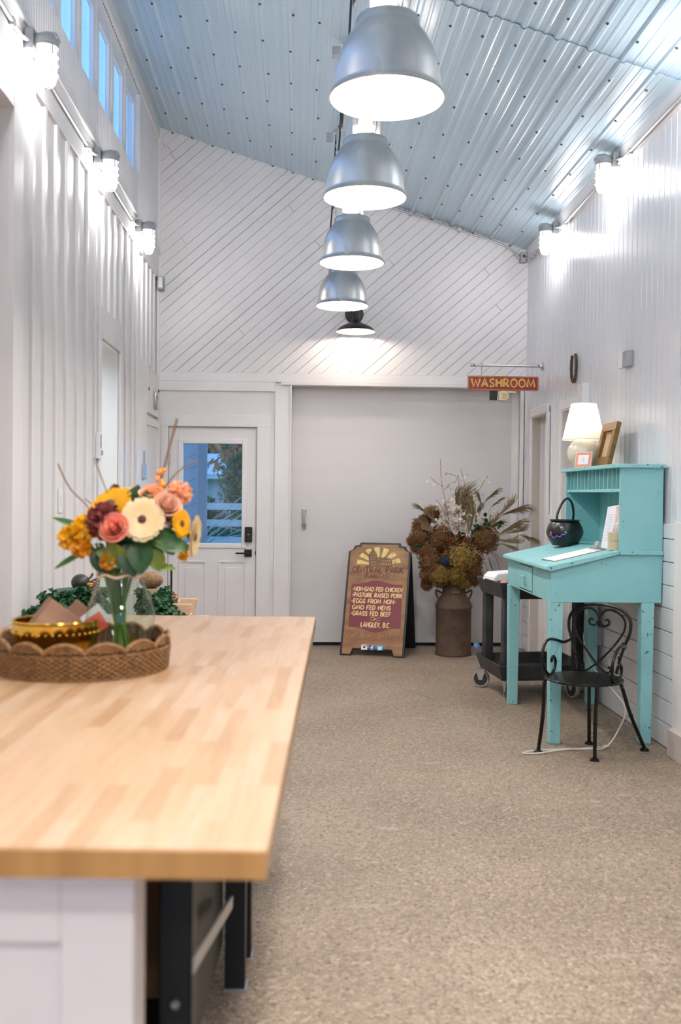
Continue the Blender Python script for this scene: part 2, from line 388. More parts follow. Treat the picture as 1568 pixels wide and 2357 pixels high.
# ------------------------------------------------------------------ lettering: brush-stroke capitals
def arc(cx, cy, rx, ry, a0, a1, n=12): return [(cx + rx*math.cos(math.radians(a0+(a1-a0)*i/n)), cy + ry*math.sin(math.radians(a0+(a1-a0)*i/n))) for i in range(n+1)]
GL = {
 'A': (.72, [[(.02, 0), (.36, 1), (.70, 0)], [(.15, .33), (.57, .33)]]),
 'B': (.60, [[(.05, 0), (.05, 1)], [(.05, 1)] + arc(.28, .77, .24, .23, 90, -90, 8) + [(.05, .54)], [(.05, .54)] + arc(.30, .27, .28, .27, 90, -90, 8) + [(.05, 0)]]),
 'C': (.66, [arc(.38, .5, .36, .5, 48, 312, 14)]),
 'D': (.68, [[(.05, 0), (.05, 1)], [(.05, 1), (.2, 1)] + arc(.22, .5, .42, .5, 85, -85, 10) + [(.05, 0)]]),
 'E': (.54, [[(.05, 0), (.05, 1)], [(.05, 1), (.52, 1)], [(.05, .53), (.44, .53)], [(.05, 0), (.54, 0)]]),
 'F': (.52, [[(.05, 0), (.05, 1)], [(.05, 1), (.52, 1)], [(.05, .53), (.42, .53)]]),
 'G': (.72, [arc(.38, .5, .36, .5, 52, 330, 14), [(.70, .02), (.70, .42), (.44, .42)]]),
 'H': (.68, [[(.05, 0), (.05, 1)], [(.63, 0), (.63, 1)], [(.05, .52), (.63, .52)]]),
 'I': (.14, [[(.07, 0), (.07, 1)]]),
 'K': (.64, [[(.05, 0), (.05, 1)], [(.60, 1), (.07, .45)], [(.22, .58), (.64, 0)]]),
 'L': (.52, [[(.05, 1), (.05, 0)], [(.05, 0), (.52, 0)]]),
 'M': (.92, [[(.02, 0), (.16, 1), (.46, .18), (.76, 1), (.90, 0)]]),
 'N': (.68, [[(.05, 0), (.05, 1), (.63, 0), (.63, 1)]]),
 'O': (.76, [arc(.38, .5, .36, .5, 90, 450, 20)]),
 'P': (.58, [[(.05, 0), (.05, 1)], [(.05, 1), (.2, 1)] + arc(.26, .74, .28, .26, 85, -85, 8) + [(.05, .48)]]),
 'R': (.64, [[(.05, 0), (.05, 1)], [(.05, 1), (.2, 1)] + arc(.26, .74, .28, .26, 85, -85, 8) + [(.05, .48)], [(.24, .48), (.62, 0)]]),
 'S': (.58, [smooth_path([(.53, .84, 0), (.34, 1, 0), (.08, .84, 0), (.12, .62, 0), (.44, .42, 0), (.52, .18, 0), (.28, 0, 0), (.04, .15, 0)], 4)]),
 'T': (.62, [[(.31, 0), (.31, 1)], [(0, 1), (.62, 1)]]),
 'U': (.66, [[(.05, 1), (.05, .35)] + arc(.33, .32, .28, .32, 185, 355, 8) + [(.61, 1)]]),
 'W': (1.0, [[(.0, 1), (.26, 0), (.5, .82), (.74, 0), (1.0, 1)]]),
 'Y': (.64, [[(0, 1), (.32, .45), (.64, 1)], [(.32, .45), (.32, 0)]]),
 '-': (.36, [[(.03, .45), (.33, .45)]]), '.': (.16, [[(.04, .02), (.12, .02)]]), ',': (.16, [[(.10, .05), (.04, -.12)]]), ' ': (.40, []),
 '0': (.64, [arc(.32, .5, .30, .5, 90, 450, 18)]),
 '2': (.58, [arc(.28, .72, .26, .28, 160, -20, 8) + [(.02, 0), (.58, 0)]]),
 '3': (.54, [arc(.24, .75, .24, .25, 150, -90, 8), arc(.24, .26, .28, .27, 90, -150, 8)]),
 '4': (.62, [[(.46, 0), (.46, 1), (.0, .30), (.62, .30)]]),
 '6': (.58, [arc(.34, .5, .32, .5, 70, 180, 6) + arc(.30, .28, .28, .28, 180, 540, 14)]),
 '7': (.56, [[(.0, 1), (.56, 1), (.18, 0)]]),
 '8': (.56, [arc(.28, .76, .22, .24, -90, 270, 12), arc(.28, .26, .27, .27, 90, 450, 12)]),
 'i': (.16, [[(.08, 0), (.08, .6)], [(.06, .82), (.10, .82)]]), 'n': (.5, [[(.06, 0), (.06, .6)], [(.06, .42)] + arc(.25, .42, .19, .2, 150, 0, 6) + [(.44, 0)]]),
}
def ribbon(mb, pts, wd, y, flare=0.0, closed=False):
    P = [Vector((p[0], p[1])) for p in pts]; n = len(P)
    if n < 2: return
    lens = [0]
    for i in range(1, n): lens.append(lens[-1] + (P[i]-P[i-1]).length)
    tot = max(lens[-1], 1e-9); Lf = []; Rt = []
    for i in range(n):
        d0 = (P[i]-P[i-1]).normalized() if i else None; d1 = (P[i+1]-P[i]).normalized() if i < n-1 else None
        if d0 is None: d = d1; k = 1
        elif d1 is None: d = d0; k = 1
        else:
            d = (d0 + d1)
            d = d.normalized() if d.length > .15 else d1
            k = min(1/max(d.dot(d1), .35), 2.0)
        nn = Vector((-d.y, d.x)); ww = wd*.5*k*(1 + flare*abs(2*lens[i]/tot-1)**4)
        Lf.append(P[i] + nn*ww); Rt.append(P[i] - nn*ww)
    for i in range(n-1):
        mb.add([(Lf[i].x, y, Lf[i].y), (Rt[i].x, y, Rt[i].y), (Rt[i+1].x, y, Rt[i+1].y), (Lf[i+1].x, y, Lf[i+1].y)], [(0, 1, 2, 3)])
def text_w(s, h, sx=1, sp=.14): return sum((GL[c][0] + sp)*h*sx for c in s) - sp*h*sx
def text(mb, s, x, z, h, y, wd=.15, sx=1.0, sp=.14, slant=0.0, flare=0.0, width=None, center=False, warp=None):
    if width: sx = sx * width / text_w(s, h, sx, sp)
    if center: x -= text_w(s, h, sx, sp)/2
    ns = 0
    for c in s:
        gw, st = GL[c]
        for pl in st:
            ns += 1
            q = [(x + (p[0])*h*sx + slant*p[1]*h, z + p[1]*h) for p in pl]
            ribbon(mb, q, wd*h, y - .00006*(ns % 4), flare)
        x += (gw + sp)*h*sx
    return mb

# ================================================================== the room
XL, XR, YB = -1.31, 2.094, 9.15
def zceil(x): return 4.735 - .308*(x - XL)
def holes_boxes(mb, u0, u1, v0, v1, holes, mk):
    """rectangle minus holes as boxes; mk(ua,ub,va,vb) adds one"""
    us = sorted({u0, u1, *[h[0] for h in holes], *[h[1] for h in holes]}); us = [u for u in us if u0 <= u <= u1]
    for a, b in zip(us, us[1:]):
        hs = sorted([(h[2], h[3]) for h in holes if h[0] < (a+b)/2 < h[1]]); z = v0
        for c, d in hs:
            if c > z: mk(a, b, z, c)
            z = max(z, d)
        if z < v1: mk(a, b, z, v1)
# floor: two slabs meeting at a joint
fl = struct(link('floor', None)); 
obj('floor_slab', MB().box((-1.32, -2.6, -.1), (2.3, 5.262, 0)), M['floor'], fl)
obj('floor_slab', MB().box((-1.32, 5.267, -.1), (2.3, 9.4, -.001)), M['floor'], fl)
obj('joint_bed', MB().box((-1.3, 5.2, -.14), (2.25, 5.3, -.012)), M['gap'], fl)

# ---- left wall
LH = [(3.2, 4.53, 0, 3.12), (6.56, 7.25, 0, 2.42), (1.0, 8.13, 3.92, 4.60)]
mb = MB(); holes_boxes(mb, -2.6, 9.30, 0, 4.85, LH, lambda a, b, c, d: mb.box((XL-.10, a, c), (XL, b, d)))
wl = struct(obj('wall_left', mb, M['wall']))
# battens, rail, ledge
by = [4.69, 4.90, 5.13, 5.37, 5.615, 5.88, 6.14, 6.39, 7.52, 7.78, 8.02, 8.26, 8.50, 8.72, 8.93]
bat = MB().box((XL-.002, -.022, 0), (XL+.017, .022, 3.36)).mesh('batten', M['trim'])
bat2 = MB().box((XL-.002, -.022, 2.62), (XL+.017, .022, 3.36)).mesh('batten', M['trim'])
bat3 = MB().box((XL-.002, -.022, 2.50), (XL+.017, .022, 3.36)).mesh('batten', M['trim'])
for y in by: link('batten', bat3 if y > 7.9 else bat, wl, (0, y, 0))
for y in (6.62, 6.85, 7.07, 7.29): link('batten', bat2, wl, (0, y, 0))
box('rail', (XL-.002, 3.0, 3.345), (XL+.02, YB-.005, 3.57), M['trim'], wl, .003)
box('ledge', (XL-.002, 3.0, 3.57), (XL+.034, YB-.005, 3.592), M['trim'], wl, .003)
box('door_header', (XL-.002, 6.50, 2.42), (XL+.019, 7.33, 2.62), M['trim'], wl, .003)
box('door_casing', (XL-.002, 7.25, 0), (XL+.022, 7.36, 2.42), M['trim'], wl, .003)
box('door_casing', (XL-.002, 6.47, 0), (XL+.022, 6.56, 2.42), M['trim'], wl, .003)
box('cover_board', (XL-.002, 7.97, 0), (XL+.024, 8.47, 2.50), M['trim'], wl, .003)
box('near_casing', (XL-.002, 4.53, 0), (XL+.026, 4.652, 3.345), M['trim'], wl, .003)
box('near_head', (XL-.002, 3.2, 3.12), (XL+.024, 4.53, 3.345), M['trim'], wl, .003)
box('header_panel', (XL-.002, 8.47, 2.09), (XL+.03, 9.14, 2.46), M['trim'], wl, .004)
for y, z in ((8.52, 2.29), (9.09, 2.33)):
    obj('screw_cap', MB().cyl((XL+.03, y, z), (XL+.036, y, z), .014, 10), M['screw'], wl)
# fine beadboard above the ledge (round beads too fine to count)
def bead_profile(y0, y1, pitch, x, d):
    n = int((y1-y0)/pitch); pts = []
    for i in range(n):
        y = y0 + i*pitch
        pts += [(y, x), (y+pitch*.16, x+d), (y+pitch*.72, x+d), (y+pitch*.84, x+d*.5), (y+pitch*.92, x)]
    return pts + [(y0+n*pitch, x)]
mb = MB()
def bead(ya, yb, za, zb):
    p = bead_profile(ya, yb, .046, XL+.001, .006); k = len(p)
    mb.add([(x, y, za) for y, x in p] + [(x, y, zb) for y, x in p], [(i, i+1, k+i+1, k+i) for i in range(k-1)])
bead(4.3, 8.13, 3.592, 3.92); bead(8.13, YB, 3.592, 4.62); bead(4.3, 8.13, 4.60, 4.63)
o = obj('beadboard', mb, M['wall'], wl); o['kind'] = 'stuff'
box('eave_board', (XL-.002, 1.0, 4.62), (XL+.022, YB-.004, 4.75), M['trim'], wl, .003)
box('window_stop', (XL-.03, 8.10, 3.92), (XL+.008, 8.13, 4.60), M['trim'], wl)
# clerestory windows
PIT = .52
pane = MB().box((-.004, .09, .0), (0, PIT-.08, .60)).mesh('pane', M['glass'])
def sash_mesh():
    b = MB(); x0, x1 = -.015, .012
    b.box((x0, .012, 0), (x1, .095, .66)); b.box((x0, PIT-.085, 0), (x1, PIT-.012, .66))
    b.box((x0, .095, .575), (x1, PIT-.085, .66)); b.box((x0, .095, 0), (x1, PIT-.085, .05))
    return b.mesh('sash', M['trim'])
sash = sash_mesh(); mull = MB().box((-.02, -.022, 0), (.024, .012, .68)).mesh('mullion', M['trim'])
for i in range(13):
    y = 8.10 - PIT*(i+1)
    wdw = struct(link('window_%d' % (i+1), None, None, (XL-.038, y, 3.92)))
    wdw['label'] = 'narrow clerestory casement window high on the left wall'
    link('sash', sash, wdw); link('pane', pane, wdw, (-.006, 0, .045)); link('mullion', mull, wdw)
# doorway through the left wall: lined jamb and a lit side room
mb = MB(); mb.box((-1.618, 7.236, 0), (XL-.002, 7.2495, 2.415)); mb.box((-1.618, 6.562, 0), (XL-.002, 6.574, 2.415)); mb.box((-1.618, 6.574, 2.40), (XL-.002, 7.236, 2.4185))
struct(obj('trim_1', mb, M['white_enamel']))
mb = MB()
mb.box((-3.3, 5.4, 0), (-3.2, 8.6, 2.9)); mb.box((-3.3, 8.5, 0), (-1.62, 8.6, 2.9)); mb.box((-3.3, 5.3, 0), (-1.62, 5.4, 2.9)); mb.box((-3.3, 5.3, 2.8), (-1.62, 8.6, 2.9))
mb.box((-1.70, 5.4, 0), (-1.62, 6.54, 2.9)); mb.box((-1.70, 7.27, 0), (-1.62, 8.5, 2.9)); mb.box((-1.70, 6.54, 2.44), (-1.62, 7.27, 2.9))
struct(obj('wall_side_room', mb, M['white_enamel']))
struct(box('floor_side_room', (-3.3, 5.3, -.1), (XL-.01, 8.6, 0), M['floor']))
lamp('side_room_light', 'AREA', (-2.15, 6.5, 2.7), 16, (.86, .94, 1.0), 1.0)
# big sliding door in the near opening
d3 = struct(box('door_3', (XL-.085, 3.2, .02), (XL-.06, 4.53, 3.12), M['beige']))
box('board_cleat', (XL-.06, 3.2, 1.4), (XL-.045, 4.53, 1.5), M['beige'], d3)
# cold-room door standing slightly ajar by the corner
cr = thing('cold_room_door', 'pale framed cold room door slightly ajar on left wall by the corner', 'door', (XL+.004, 9.10, .02), 0)
cr.rotation_euler = (0, 0, math.radians(-4.2))
mb = MB(); W_, H_ = .86, 2.03
obj('door_leaf', MB().box((.012, -W_+.02, .02), (.03, -.01, H_-.02)), M['wall'], cr)
for nm, a, b in (('frame_stile', (.008, -W_, 0), (.045, -W_+.055, H_)), ('frame_stile', (.008, -.055, 0), (.045, 0, H_)), ('frame_rail', (.008, -W_+.055, H_-.06), (.045, -.055, H_)), ('frame_rail', (.008, -W_+.055, 0), (.045, -.055, .06))):
    box(nm, a, b, M['castgrey'] if nm == 'x' else M['trim'], cr, .004)
box('gap_shade_strip', (-.028, -W_-.004, .0), (.006, -W_+.05, H_-.005), M['ink'], cr)  # black strip standing in for the shade behind the ajar door
lt = box('latch_body', (.045, -W_-.03, 1.50), (.10, -W_+.09, 1.63), M['steel'], cr, .008)
obj('latch_lever', MB().cyl((.075, -W_+.05, 1.60), (.075, -W_+.05, 1.73), .020, 12), M['steel'], lt, smooth=True)
box('strike_plate', (-.02, -W_-.075, 1.40), (.012, -W_-.02, 1.78), M['steel'], cr, .003)

# ---- back wall
DX0, DX1, DZ = -1.195, -.385, 2.02       # door
SX0, SX1, SZ = -.085, 2.037, 2.405       # sliding door opening
wb = struct(link('wall_back', None))
mb = MB(); holes_boxes(mb, XL, XR, 0, 2.52, [(DX0, DX1, -.01, DZ), (SX0, SX1, -.01, SZ)], lambda a, b, c, d: mb.box((a, YB, c), (b, YB+.12, d)))
obj('lower_wall', mb, M['wall'], wb)
mb = MB(); mb.prism([(XL, 2.50), (XR, 2.50), (XR, zceil(XR)+.1), (XL, zceil(XL)+.1)], YB+.004, YB+.12)
obj('board_backing', mb, M['gap'], wb)
def clip(poly, nx, nz, c):      # keep nx*x+nz*z <= c
    out = []
    for i in range(len(poly)):
        a, b = poly[i], poly[(i+1) % len(poly)]; da = nx*a[0]+nz*a[1]-c; db = nx*b[0]+nz*b[1]-c
        if da <= 0: out.append(a)
        if (da < 0) != (db < 0) and abs(da-db) > 1e-9:
            t = da/(da-db); out.append((a[0]+(b[0]-a[0])*t, a[1]+(b[1]-a[1])*t))
    return out
ang = math.radians(41.3); dx, dz = math.cos(ang), math.sin(ang); nx, nz = -dz, dx; PW = .0800
R0 = [(XL+.006, 2.512), (XR, 2.512), (XR, zceil(XR)+.03), (XL+.006, zceil(XL)+.03)]
rb = random.Random(3)
k0 = math.floor((nx*XR + nz*2.5)/PW); k1 = math.ceil((nx*XL + nz*4.8)/PW)
for k in range(k0, k1+1):
    g = .0009 if rb.random() > .22 else .0020
    p = clip(clip(R0, nx, nz, (k+1)*PW-g), -nx, -nz, -(k*PW+g))
    if len(p) < 3: continue
    pieces = [p]
    if rb.random() < .35:
        s = [dx*q[0]+dz*q[1] for q in p]; c = min(s) + (max(s)-min(s))*rb.uniform(.2, .8)
        pieces = [clip(p, dx, dz, c-.0012), clip(p, -dx, -dz, -(c+.0012))]
    for q in pieces:
        if len(q) >= 3: obj('board', MB().prism(q, YB-.010-rb.random()*.0022, YB+.004), M['board'], wb, bevel=.0013, seg=1)
box('frieze_board', (XL+.03, YB-.020, 2.432), (XR-.002, YB, 2.512), M['trim'], wb, .002)
box('corner_board', (XL+.002, YB-.016, 2.43), (XL+.03, YB, zceil(XL)), M['trim'], wb, .002)
box('lintel_strip', (SX0-.09, YB-.035, 2.405), (XR-.02, YB, 2.432), M['trim'], wb, .003)
# framing left of the sliding door
box('stile', (-.225, YB-.018, 0), (SX0, YB, 2.405), M['trim'], wb, .002)
box('top_rail', (XL, YB-.018, 2.345), (-.225, YB, 2.432), M['trim'], wb, .002)
box('side_stile', (XL, YB-.018, 0), (-1.288, YB, 2.345), M['trim'], wb, .002)
box('door_head', (-1.288, YB-.012, 2.02), (-.262, YB, 2.125), M['trim'], wb, .002)
box('door_side', (-.385, YB-.012, 0), (-.262, YB, 2.02), M['trim'], wb, .002)
box('door_side', (-1.288, YB-.012, 0), (-1.195, YB, 2.02), M['trim'], wb, .002)
box('jamb_lining', (SX0-.002, YB-.03, 0), (SX0+.012, YB+.10, 2.405), M['trim'], wb, .002)
# right of the sliding door: post with a dark slit
box('corner_post', (SX1, YB-.03, 1.25), (SX1+.032, YB+.02, 2.43), M['trim'], wb, .003)
box('corner_post', (SX1, YB-.02, 0), (XR-.012, YB+.02, 1.25), M['trim'], wb, .003)
box('slit', (SX1+.032, YB-.004, 1.25), (SX1+.041, YB+.02, 2.42), M['gap'], wb)
box('corner_strip', (SX1+.041, YB-.03, 1.25), (XR, YB+.02, 2.43), M['trim'], wb, .003)
# ---- entrance door with glass
d1 = struct(link('door_1', None, None, (0, YB+.018, 0)))
GX0, GX1, GZ0, GZ1 = -1.062, -.522, .952, 1.864
mb = MB(); holes_boxes(mb, DX0+.005, DX1-.006, .012, DZ-.006, [(GX0-.03, GX1+.03, GZ0-.03, GZ1+.03)], lambda a, b, c, d: mb.box((a, 0, c), (b, .044, d)))
obj('door_slab', mb, M['trim'], d1)
mb = MB(); holes_boxes(mb, GX0-.045, GX1+.045, GZ0-.045, GZ1+.045, [(GX0, GX1, GZ0, GZ1)], lambda a, b, c, d: mb.box((a, -.012, c), (b, .05, d)))
obj('glazing_bead', mb, M['trim'], d1, bevel=.006)
box('pane', (GX0-.01, .018, GZ0-.01), (GX1+.01, .023, GZ1+.01), M['glass'], d1)
for a, b in ((-1.085, -.855), (-.725, -.49)):
    mb = MB(); mb.box((a, -.006, .22), (b, .004, .78)); 
    mb2 = MB(); holes_boxes(mb2, a-.012, b+.012, .208, .792, [(a+.006, b-.006, .226, .774)], lambda p, q, c, d: mb2.box((p, -.009, c), (q, .004, d)))
    obj('panel_moulding', mb2, M['trim'], d1, bevel=.004)
    obj('raised_panel', MB().prism([(a+.05, .27), (b-.05, .27), (b-.05, .73), (a+.05, .73)], -.008, .004), M['trim'], d1, bevel=.006)
for z in (1.72, 1.05, .25): obj('hinge', MB().cyl((DX0-.004, -.022, z-.05), (DX0-.004, -.022, z+.05), .009, 10).box((DX0-.02, -.016, z-.05), (DX0+.02, -.012, z+.05)), M['steel'], d1)
kp = box('keypad_lock', (-.492, -.035, .965), (-.424, 0, 1.105), M['black'], d1, .008)
box('keypad_button', (-.463, -.037, 1.035), (-.453, -.034, 1.038), M['white'], kp)
lv = box('lever_rose', (-.494, -.014, .83), (-.426, 0, .898), M['black'], d1, .003)
obj('lever_handle', MB().box((-.572, -.058, .857), (-.455, -.043, .872)).cyl((-.46, -.05, .864), (-.46, -.005, .864), .011, 12), M['black'], lv, bevel=.002)
obj('edge_latch', MB().sphere((DX1-.002, -.008, .865), .022, 10, 6, (.5, .4, 1.2)), M['black'], d1)
struct(box('trim_2', (DX0-.003, YB+.018, -.02), (DX1+.003, YB+.12, .012), M['steel']))
mb = MB(); mb.box((DX0-.0, YB-.006, 0), (DX0+.004, YB+.10, DZ)); mb.box((DX1-.004, YB-.006, 0), (DX1, YB+.10, DZ)); mb.box((DX0, YB-.006, DZ-.005), (DX1, YB+.10, DZ))
struct(obj('trim_3', mb, M['gap']))
# ---- sliding door
d2 = struct(link('door_2', None, None, (0, YB+.105, 0)))
box('door_sheet', (SX0-.08, 0, .035), (SX1+.03, .03, 1.2326), M['slide'], d2, .001)
box('door_sheet', (SX0-.08, 0, 1.233), (SX1+.03, .03, SZ+.06), M['slide'], d2, .001)
box('door_sheet_core', (SX0-.08, .004, .04), (SX1+.03, .028, SZ+.06), M['slide'], d2)
box('edge_strip', (SX1-.055, -.01, .035), (SX1+.03, .0, SZ+.06), M['trim'], d2, .002)
hd = obj('pull_handle', MB().tube(smooth_path([(.05, -.004, 1.255), (.05, -.04, 1.235), (.05, -.045, 1.19), (.05, -.045, 1.14), (.05, -.03, 1.11), (.05, -.004, 1.10)], 5), .0125, 10), M['steel'], d2, smooth=True)
obj('handle_plate', MB().box((.033, -.006, 1.225), (.067, 0, 1.275)).box((.033, -.006, 1.08), (.067, 0, 1.125)), M['steel'], hd, bevel=.003)
obj('handle_band', MB().box((.034, -.008, 1.11), (.066, -.005, 1.135)), M['ink'], hd)
mb = MB()
for a, b in ((SX0-.1, .13), (.145, 1.045), (1.055, 1.21), (1.215, 1.66), (1.72, XR+.1)): mb.box((a, YB+.145, -.12), (b, YB+.25, .05))
struct(obj('floor_gap_blocker', mb, M['ink']))  # added black blocks that keep sky light out of the door gap
# ---- right wall
wr = struct(link('wall_right', None))
RH = [(7.29, 7.80, -.01, 2.09), (8.29, 8.80, -.01, 2.115)]
mb = MB(); holes_boxes(mb, -2.6, YB+.12, 0, 3.80, RH, lambda a, b, c, d: mb.box((XR+.004, a, c), (XR+.15, b, d)))
obj('wall_core', mb, M['gap'], wr)
PP = .091; y = YB
def plank_mesh(z0, z1, m):
    c = .004; pf = [(0, XR+.004), (0, XR-.001+c), (c, XR-.001), (PP-.004-c, XR-.001), (PP-.004, XR-.001+c), (PP-.004, XR+.004)]
    n = len(pf); b = MB()
    b.add([(x, u, z0) for u, x in pf] + [(x, u, z1) for u, x in pf], [(i, (i+1) % n, n+(i+1) % n, n+i) for i in range(n)] + [tuple(range(n)), tuple(range(2*n-1, n-1, -1))])
    return b.mesh('plank', m)
pm = {z: plank_mesh(z, 3.70, M['gloss']) for z in (1.25, 2.15, 2.17)}
while y > 3.6:
    y -= PP; c = y + PP/2
    z = 2.15 if 7.13 < c < 7.85 else 2.17 if 8.25 < c < 8.86 else 1.25
    link('plank', pm[z], wr, (0, y, 0))
box('eave_board', (XR-.022, 3.6, 3.565), (XR+.004, YB-.002, 3.69), M['trim'], wr, .003)
# horizontal wainscot boards
zs = [0, .135, .265, .395, .525, .655, .785, .915, 1.046, 1.176, 1.262]
for ya, yb in ((5.36, 7.13), (7.868, 8.235), (8.87, YB-.02)):
    for a, b in zip(zs, zs[1:]):
        box('wainscot_board', (XR-.019, ya, a+.002), (XR+.004, yb, b-.0022), M['gloss'], wr, .003, seg=1)
box('end_post', (XR-.040, 4.6, 0), (XR+.004, 5.36, 1.275), M['trim'], wr, .003)
box('end_plinth', (XR-.075, 4.7, 0), (XR-.040, 5.33, .15), M['beige'], wr, .003)
for i, (a, b, zt, n0) in enumerate(((8.29, 8.80, 2.115, 4), (7.29, 7.80, 2.09, 5))):
    dd = struct(link('door_%d' % n0, None))
    box('door_slab', (XR+.085, a, .0), (XR+.12, b, zt+.002), M['beige'] if n0 == 5 else M['trim'], dd)
    mb = MB(); mb.box((XR-.02, b-.006, 0), (XR+.14, b+.02, zt-.008)); mb.box((XR-.0, a-.02, 0), (XR+.14, a+.006, zt-.008)); mb.box((XR-.02, a, zt-.008), (XR+.14, b, zt+.012))
    obj('jamb', mb, M['beige'] if n0 == 4 else M['trim'], dd)
    box('door_stop', (XR+.05, b-.025, 0), (XR+.085, b-.001, zt), M['trim'], dd)
    box('casing_head', (XR-.028, a-.02, zt+.003), (XR-.001, b+.075, zt+.075), M['trim'], dd, .004)
    box('casing_side', (XR-.028, b+.004, 0), (XR-.001, b+.070, zt+.003), M['trim'], dd, .004)
    box('casing_side', (XR-.028 if n0 == 4 else XR-.05, a-.05 if n0 == 4 else a-.16, 0), (XR-.001, a-.004, zt+.003 if n0 == 4 else 2.235), M['trim'], dd, .004)
    if n0 == 4: obj('door_lever', MB().cyl((XR+.085, a+.12, 1.0), (XR+.05, a+.12, 1.0), .012, 10), M['steel'], dd)
# ---- ceiling of ribbed sheets
ce = struct(link('ceiling', None))
SL = math.atan(.308); RIB = .1905
def sheet(u0, nrib, ya, yb, drop):
    pts = []
    for i in range(nrib):
        u = u0 + i*RIB
        pts += [(u, 0), (u+.012, -.015), (u+.030, -.015), (u+.042, 0), (u+.072, 0), (u+.078, -.004), (u+.090, -.004), (u+.096, 0), (u+.130, 0), (u+.136, -.004), (u+.148, -.004), (u+.154, 0)]
    pts.append((u0 + nrib*RIB + .004, 0)); n = len(pts); v = []; f = []
    for y in (ya, yb):
        for dzz in (0, .0015):
            for u, h in pts:
                hh = h - drop + dzz; v.append((XL-.06 + u*math.cos(SL) + hh*math.sin(SL), y, zceil(XL-.06) - u*math.sin(SL) + hh*math.cos(SL)))
    for i in range(n-1):
        f += [(i, i+1, 2*n+i+1, 2*n+i), (n+i, 3*n+i, 3*n+i+1, n+i+1), (i, n+i, n+i+1, i+1), (2*n+i, 2*n+i+1, 3*n+i+1, 3*n+i)]
    return MB().add(v, f)
for j in range(4):
    obj('roof_sheet', sheet(j*5*RIB, 5, -2.6, 5.42, .0 + (j % 2)*.001), M['metal_blue'], ce)
    obj('roof_sheet', sheet(j*5*RIB, 5, 5.40, YB+.12, .007 + (j % 2)*.001), M['metal_blue'], ce)
mb = MB(); rs = random.Random(5)
for i in range(20):
    for kk in range(14):
        y = 2.6 + .5*kk + (i % 2)*.04 + rs.uniform(-.03, .03)
        u = i*RIB + .021 + (.0 if rs.random() > .2 else .022); h = -.015 - (.007 if y > 5.4 else 0)
        p = (XL-.06 + u*math.cos(SL) + h*math.sin(SL), y, zceil(XL-.06) - u*math.sin(SL) + h*math.cos(SL))
        if p[0] > XR - .02 or p[0] < XL + .02 or y > YB - .02: continue
        mb.lathe([(.007, -.008), (.0085, -.004), (.0085, .0)], 6, T(*p) @ RY(SL))
o = obj('screws', mb, M['screw'], ce); o['kind'] = 'stuff'
mb = MB(); holes_boxes(mb, XL-.1, XR+.15, 0, 4.9, [(-.5, 1.35, -.01, 2.7)], lambda a, b, c, d: mb.box((a, -2.7, c), (b, -2.6, d)))
struct(obj('wall_front', mb, M['wall']))

# ================================================================== lamps
# ---- aluminium pendants
def pendant(loc, label, tilt=0):
    t = thing('pendant_lamp', label, 'pendant lamp', loc, 0, 'aluminium pendant lamps down the middle of the hall')
    out = [(.203, 0), (.206, .004), (.203, .010), (.196, .016), (.193, .03), (.186, .085), (.175, .135), (.158, .180), (.137, .215), (.118, .240), (.113, .248), (.113, .272), (.106, .280), (.055, .283)]
    ins = [(.050, .270), (.10, .262), (.13, .212), (.152, .174), (.169, .130), (.180, .083), (.187, .03), (.199, 0)]
    obj('shade', MB().lathe(out, 56, cap=False), M['alu'], t, smooth=True, ang=50)
    obj('inner_reflector', MB().lathe(ins, 48, cap=False).lathe([(.2, 0), (.204, .0)], 48, cap=False), M['white_enamel'], t, smooth=True)
    obj('bulb', MB().sphere((0, 0, .125), .055, 18, 12), M['pend'], t, smooth=True)
    obj('lamp_socket', MB().cyl((0, 0, .17), (0, 0, .27), .03, 14), M['white_enamel'], t)
    obj('uplight_slot', MB().lathe([(.062, .2835), (.098, .2815)], 40, cap=False), M['upslot'], t, smooth=True)
    obj('neck', MB().lathe([(.036, .283), (.036, .315), (.042, .318), (.042, .330)], 24), M['castgrey'], t, smooth=True)
    hs = obj('gear_housing', MB().box((-.062, -.05, .325), (.05, .05, .50)), M['steel'], t, bevel=.01)
    obj('housing_cover', MB().prism([(-.04, .335), (.028, .335), (.034, .45), (-.028, .45)], -.056, -.05), M['white_enamel'], hs, bevel=.003)
    obj('mounting_bracket', MB().box((.052, -.045, .285), (.066, .045, .49)).box((.03, -.045, .283), (.066, .045, .292)), M['steel'], t, bevel=.003)
    zc = zceil(loc[0]) - loc[2] - .03
    obj('ceiling_hook', MB().tube([(-.055, 0, zc-.06), (-.055, 0, zc+.012)], .006, 6).lathe([(.03, zc+.0), (.03, zc+.012)], 12, T(-.055, 0, 0)), M['steel'], t)
    ch = MB(); z = .49; i = 0
    while z < zc - .02:
        ring = [(.008*math.cos(a), 0, z + .012 + .016*math.sin(a)) for a in [2*PI*q/8 for q in range(8)]]
        ch.tube(ring, .0022, 5, T(-.055, 0, 0) @ RZ((i % 2)*PI/2), closed=True); z += .026; i += 1
    obj('chain', ch, M['steel'], t)
    obj('power_cord', MB().tube(smooth_path([(-.062, .0, .46), (-.10, 0, .44), (-.115, .01, .39), (-.118, .01, .33), (-.115, 0, .36), (-.105, .03, .52), (-.085, .03, .75), (-.06, .02, zc-.02)], 6), .0058, 6), M['cordblack'], t, smooth=True)
    obj('junction_box', MB().box((-.135, -.03, zc-.075), (-.085, .03, zc-.02)), M['castgrey'], t, bevel=.004)
    return t
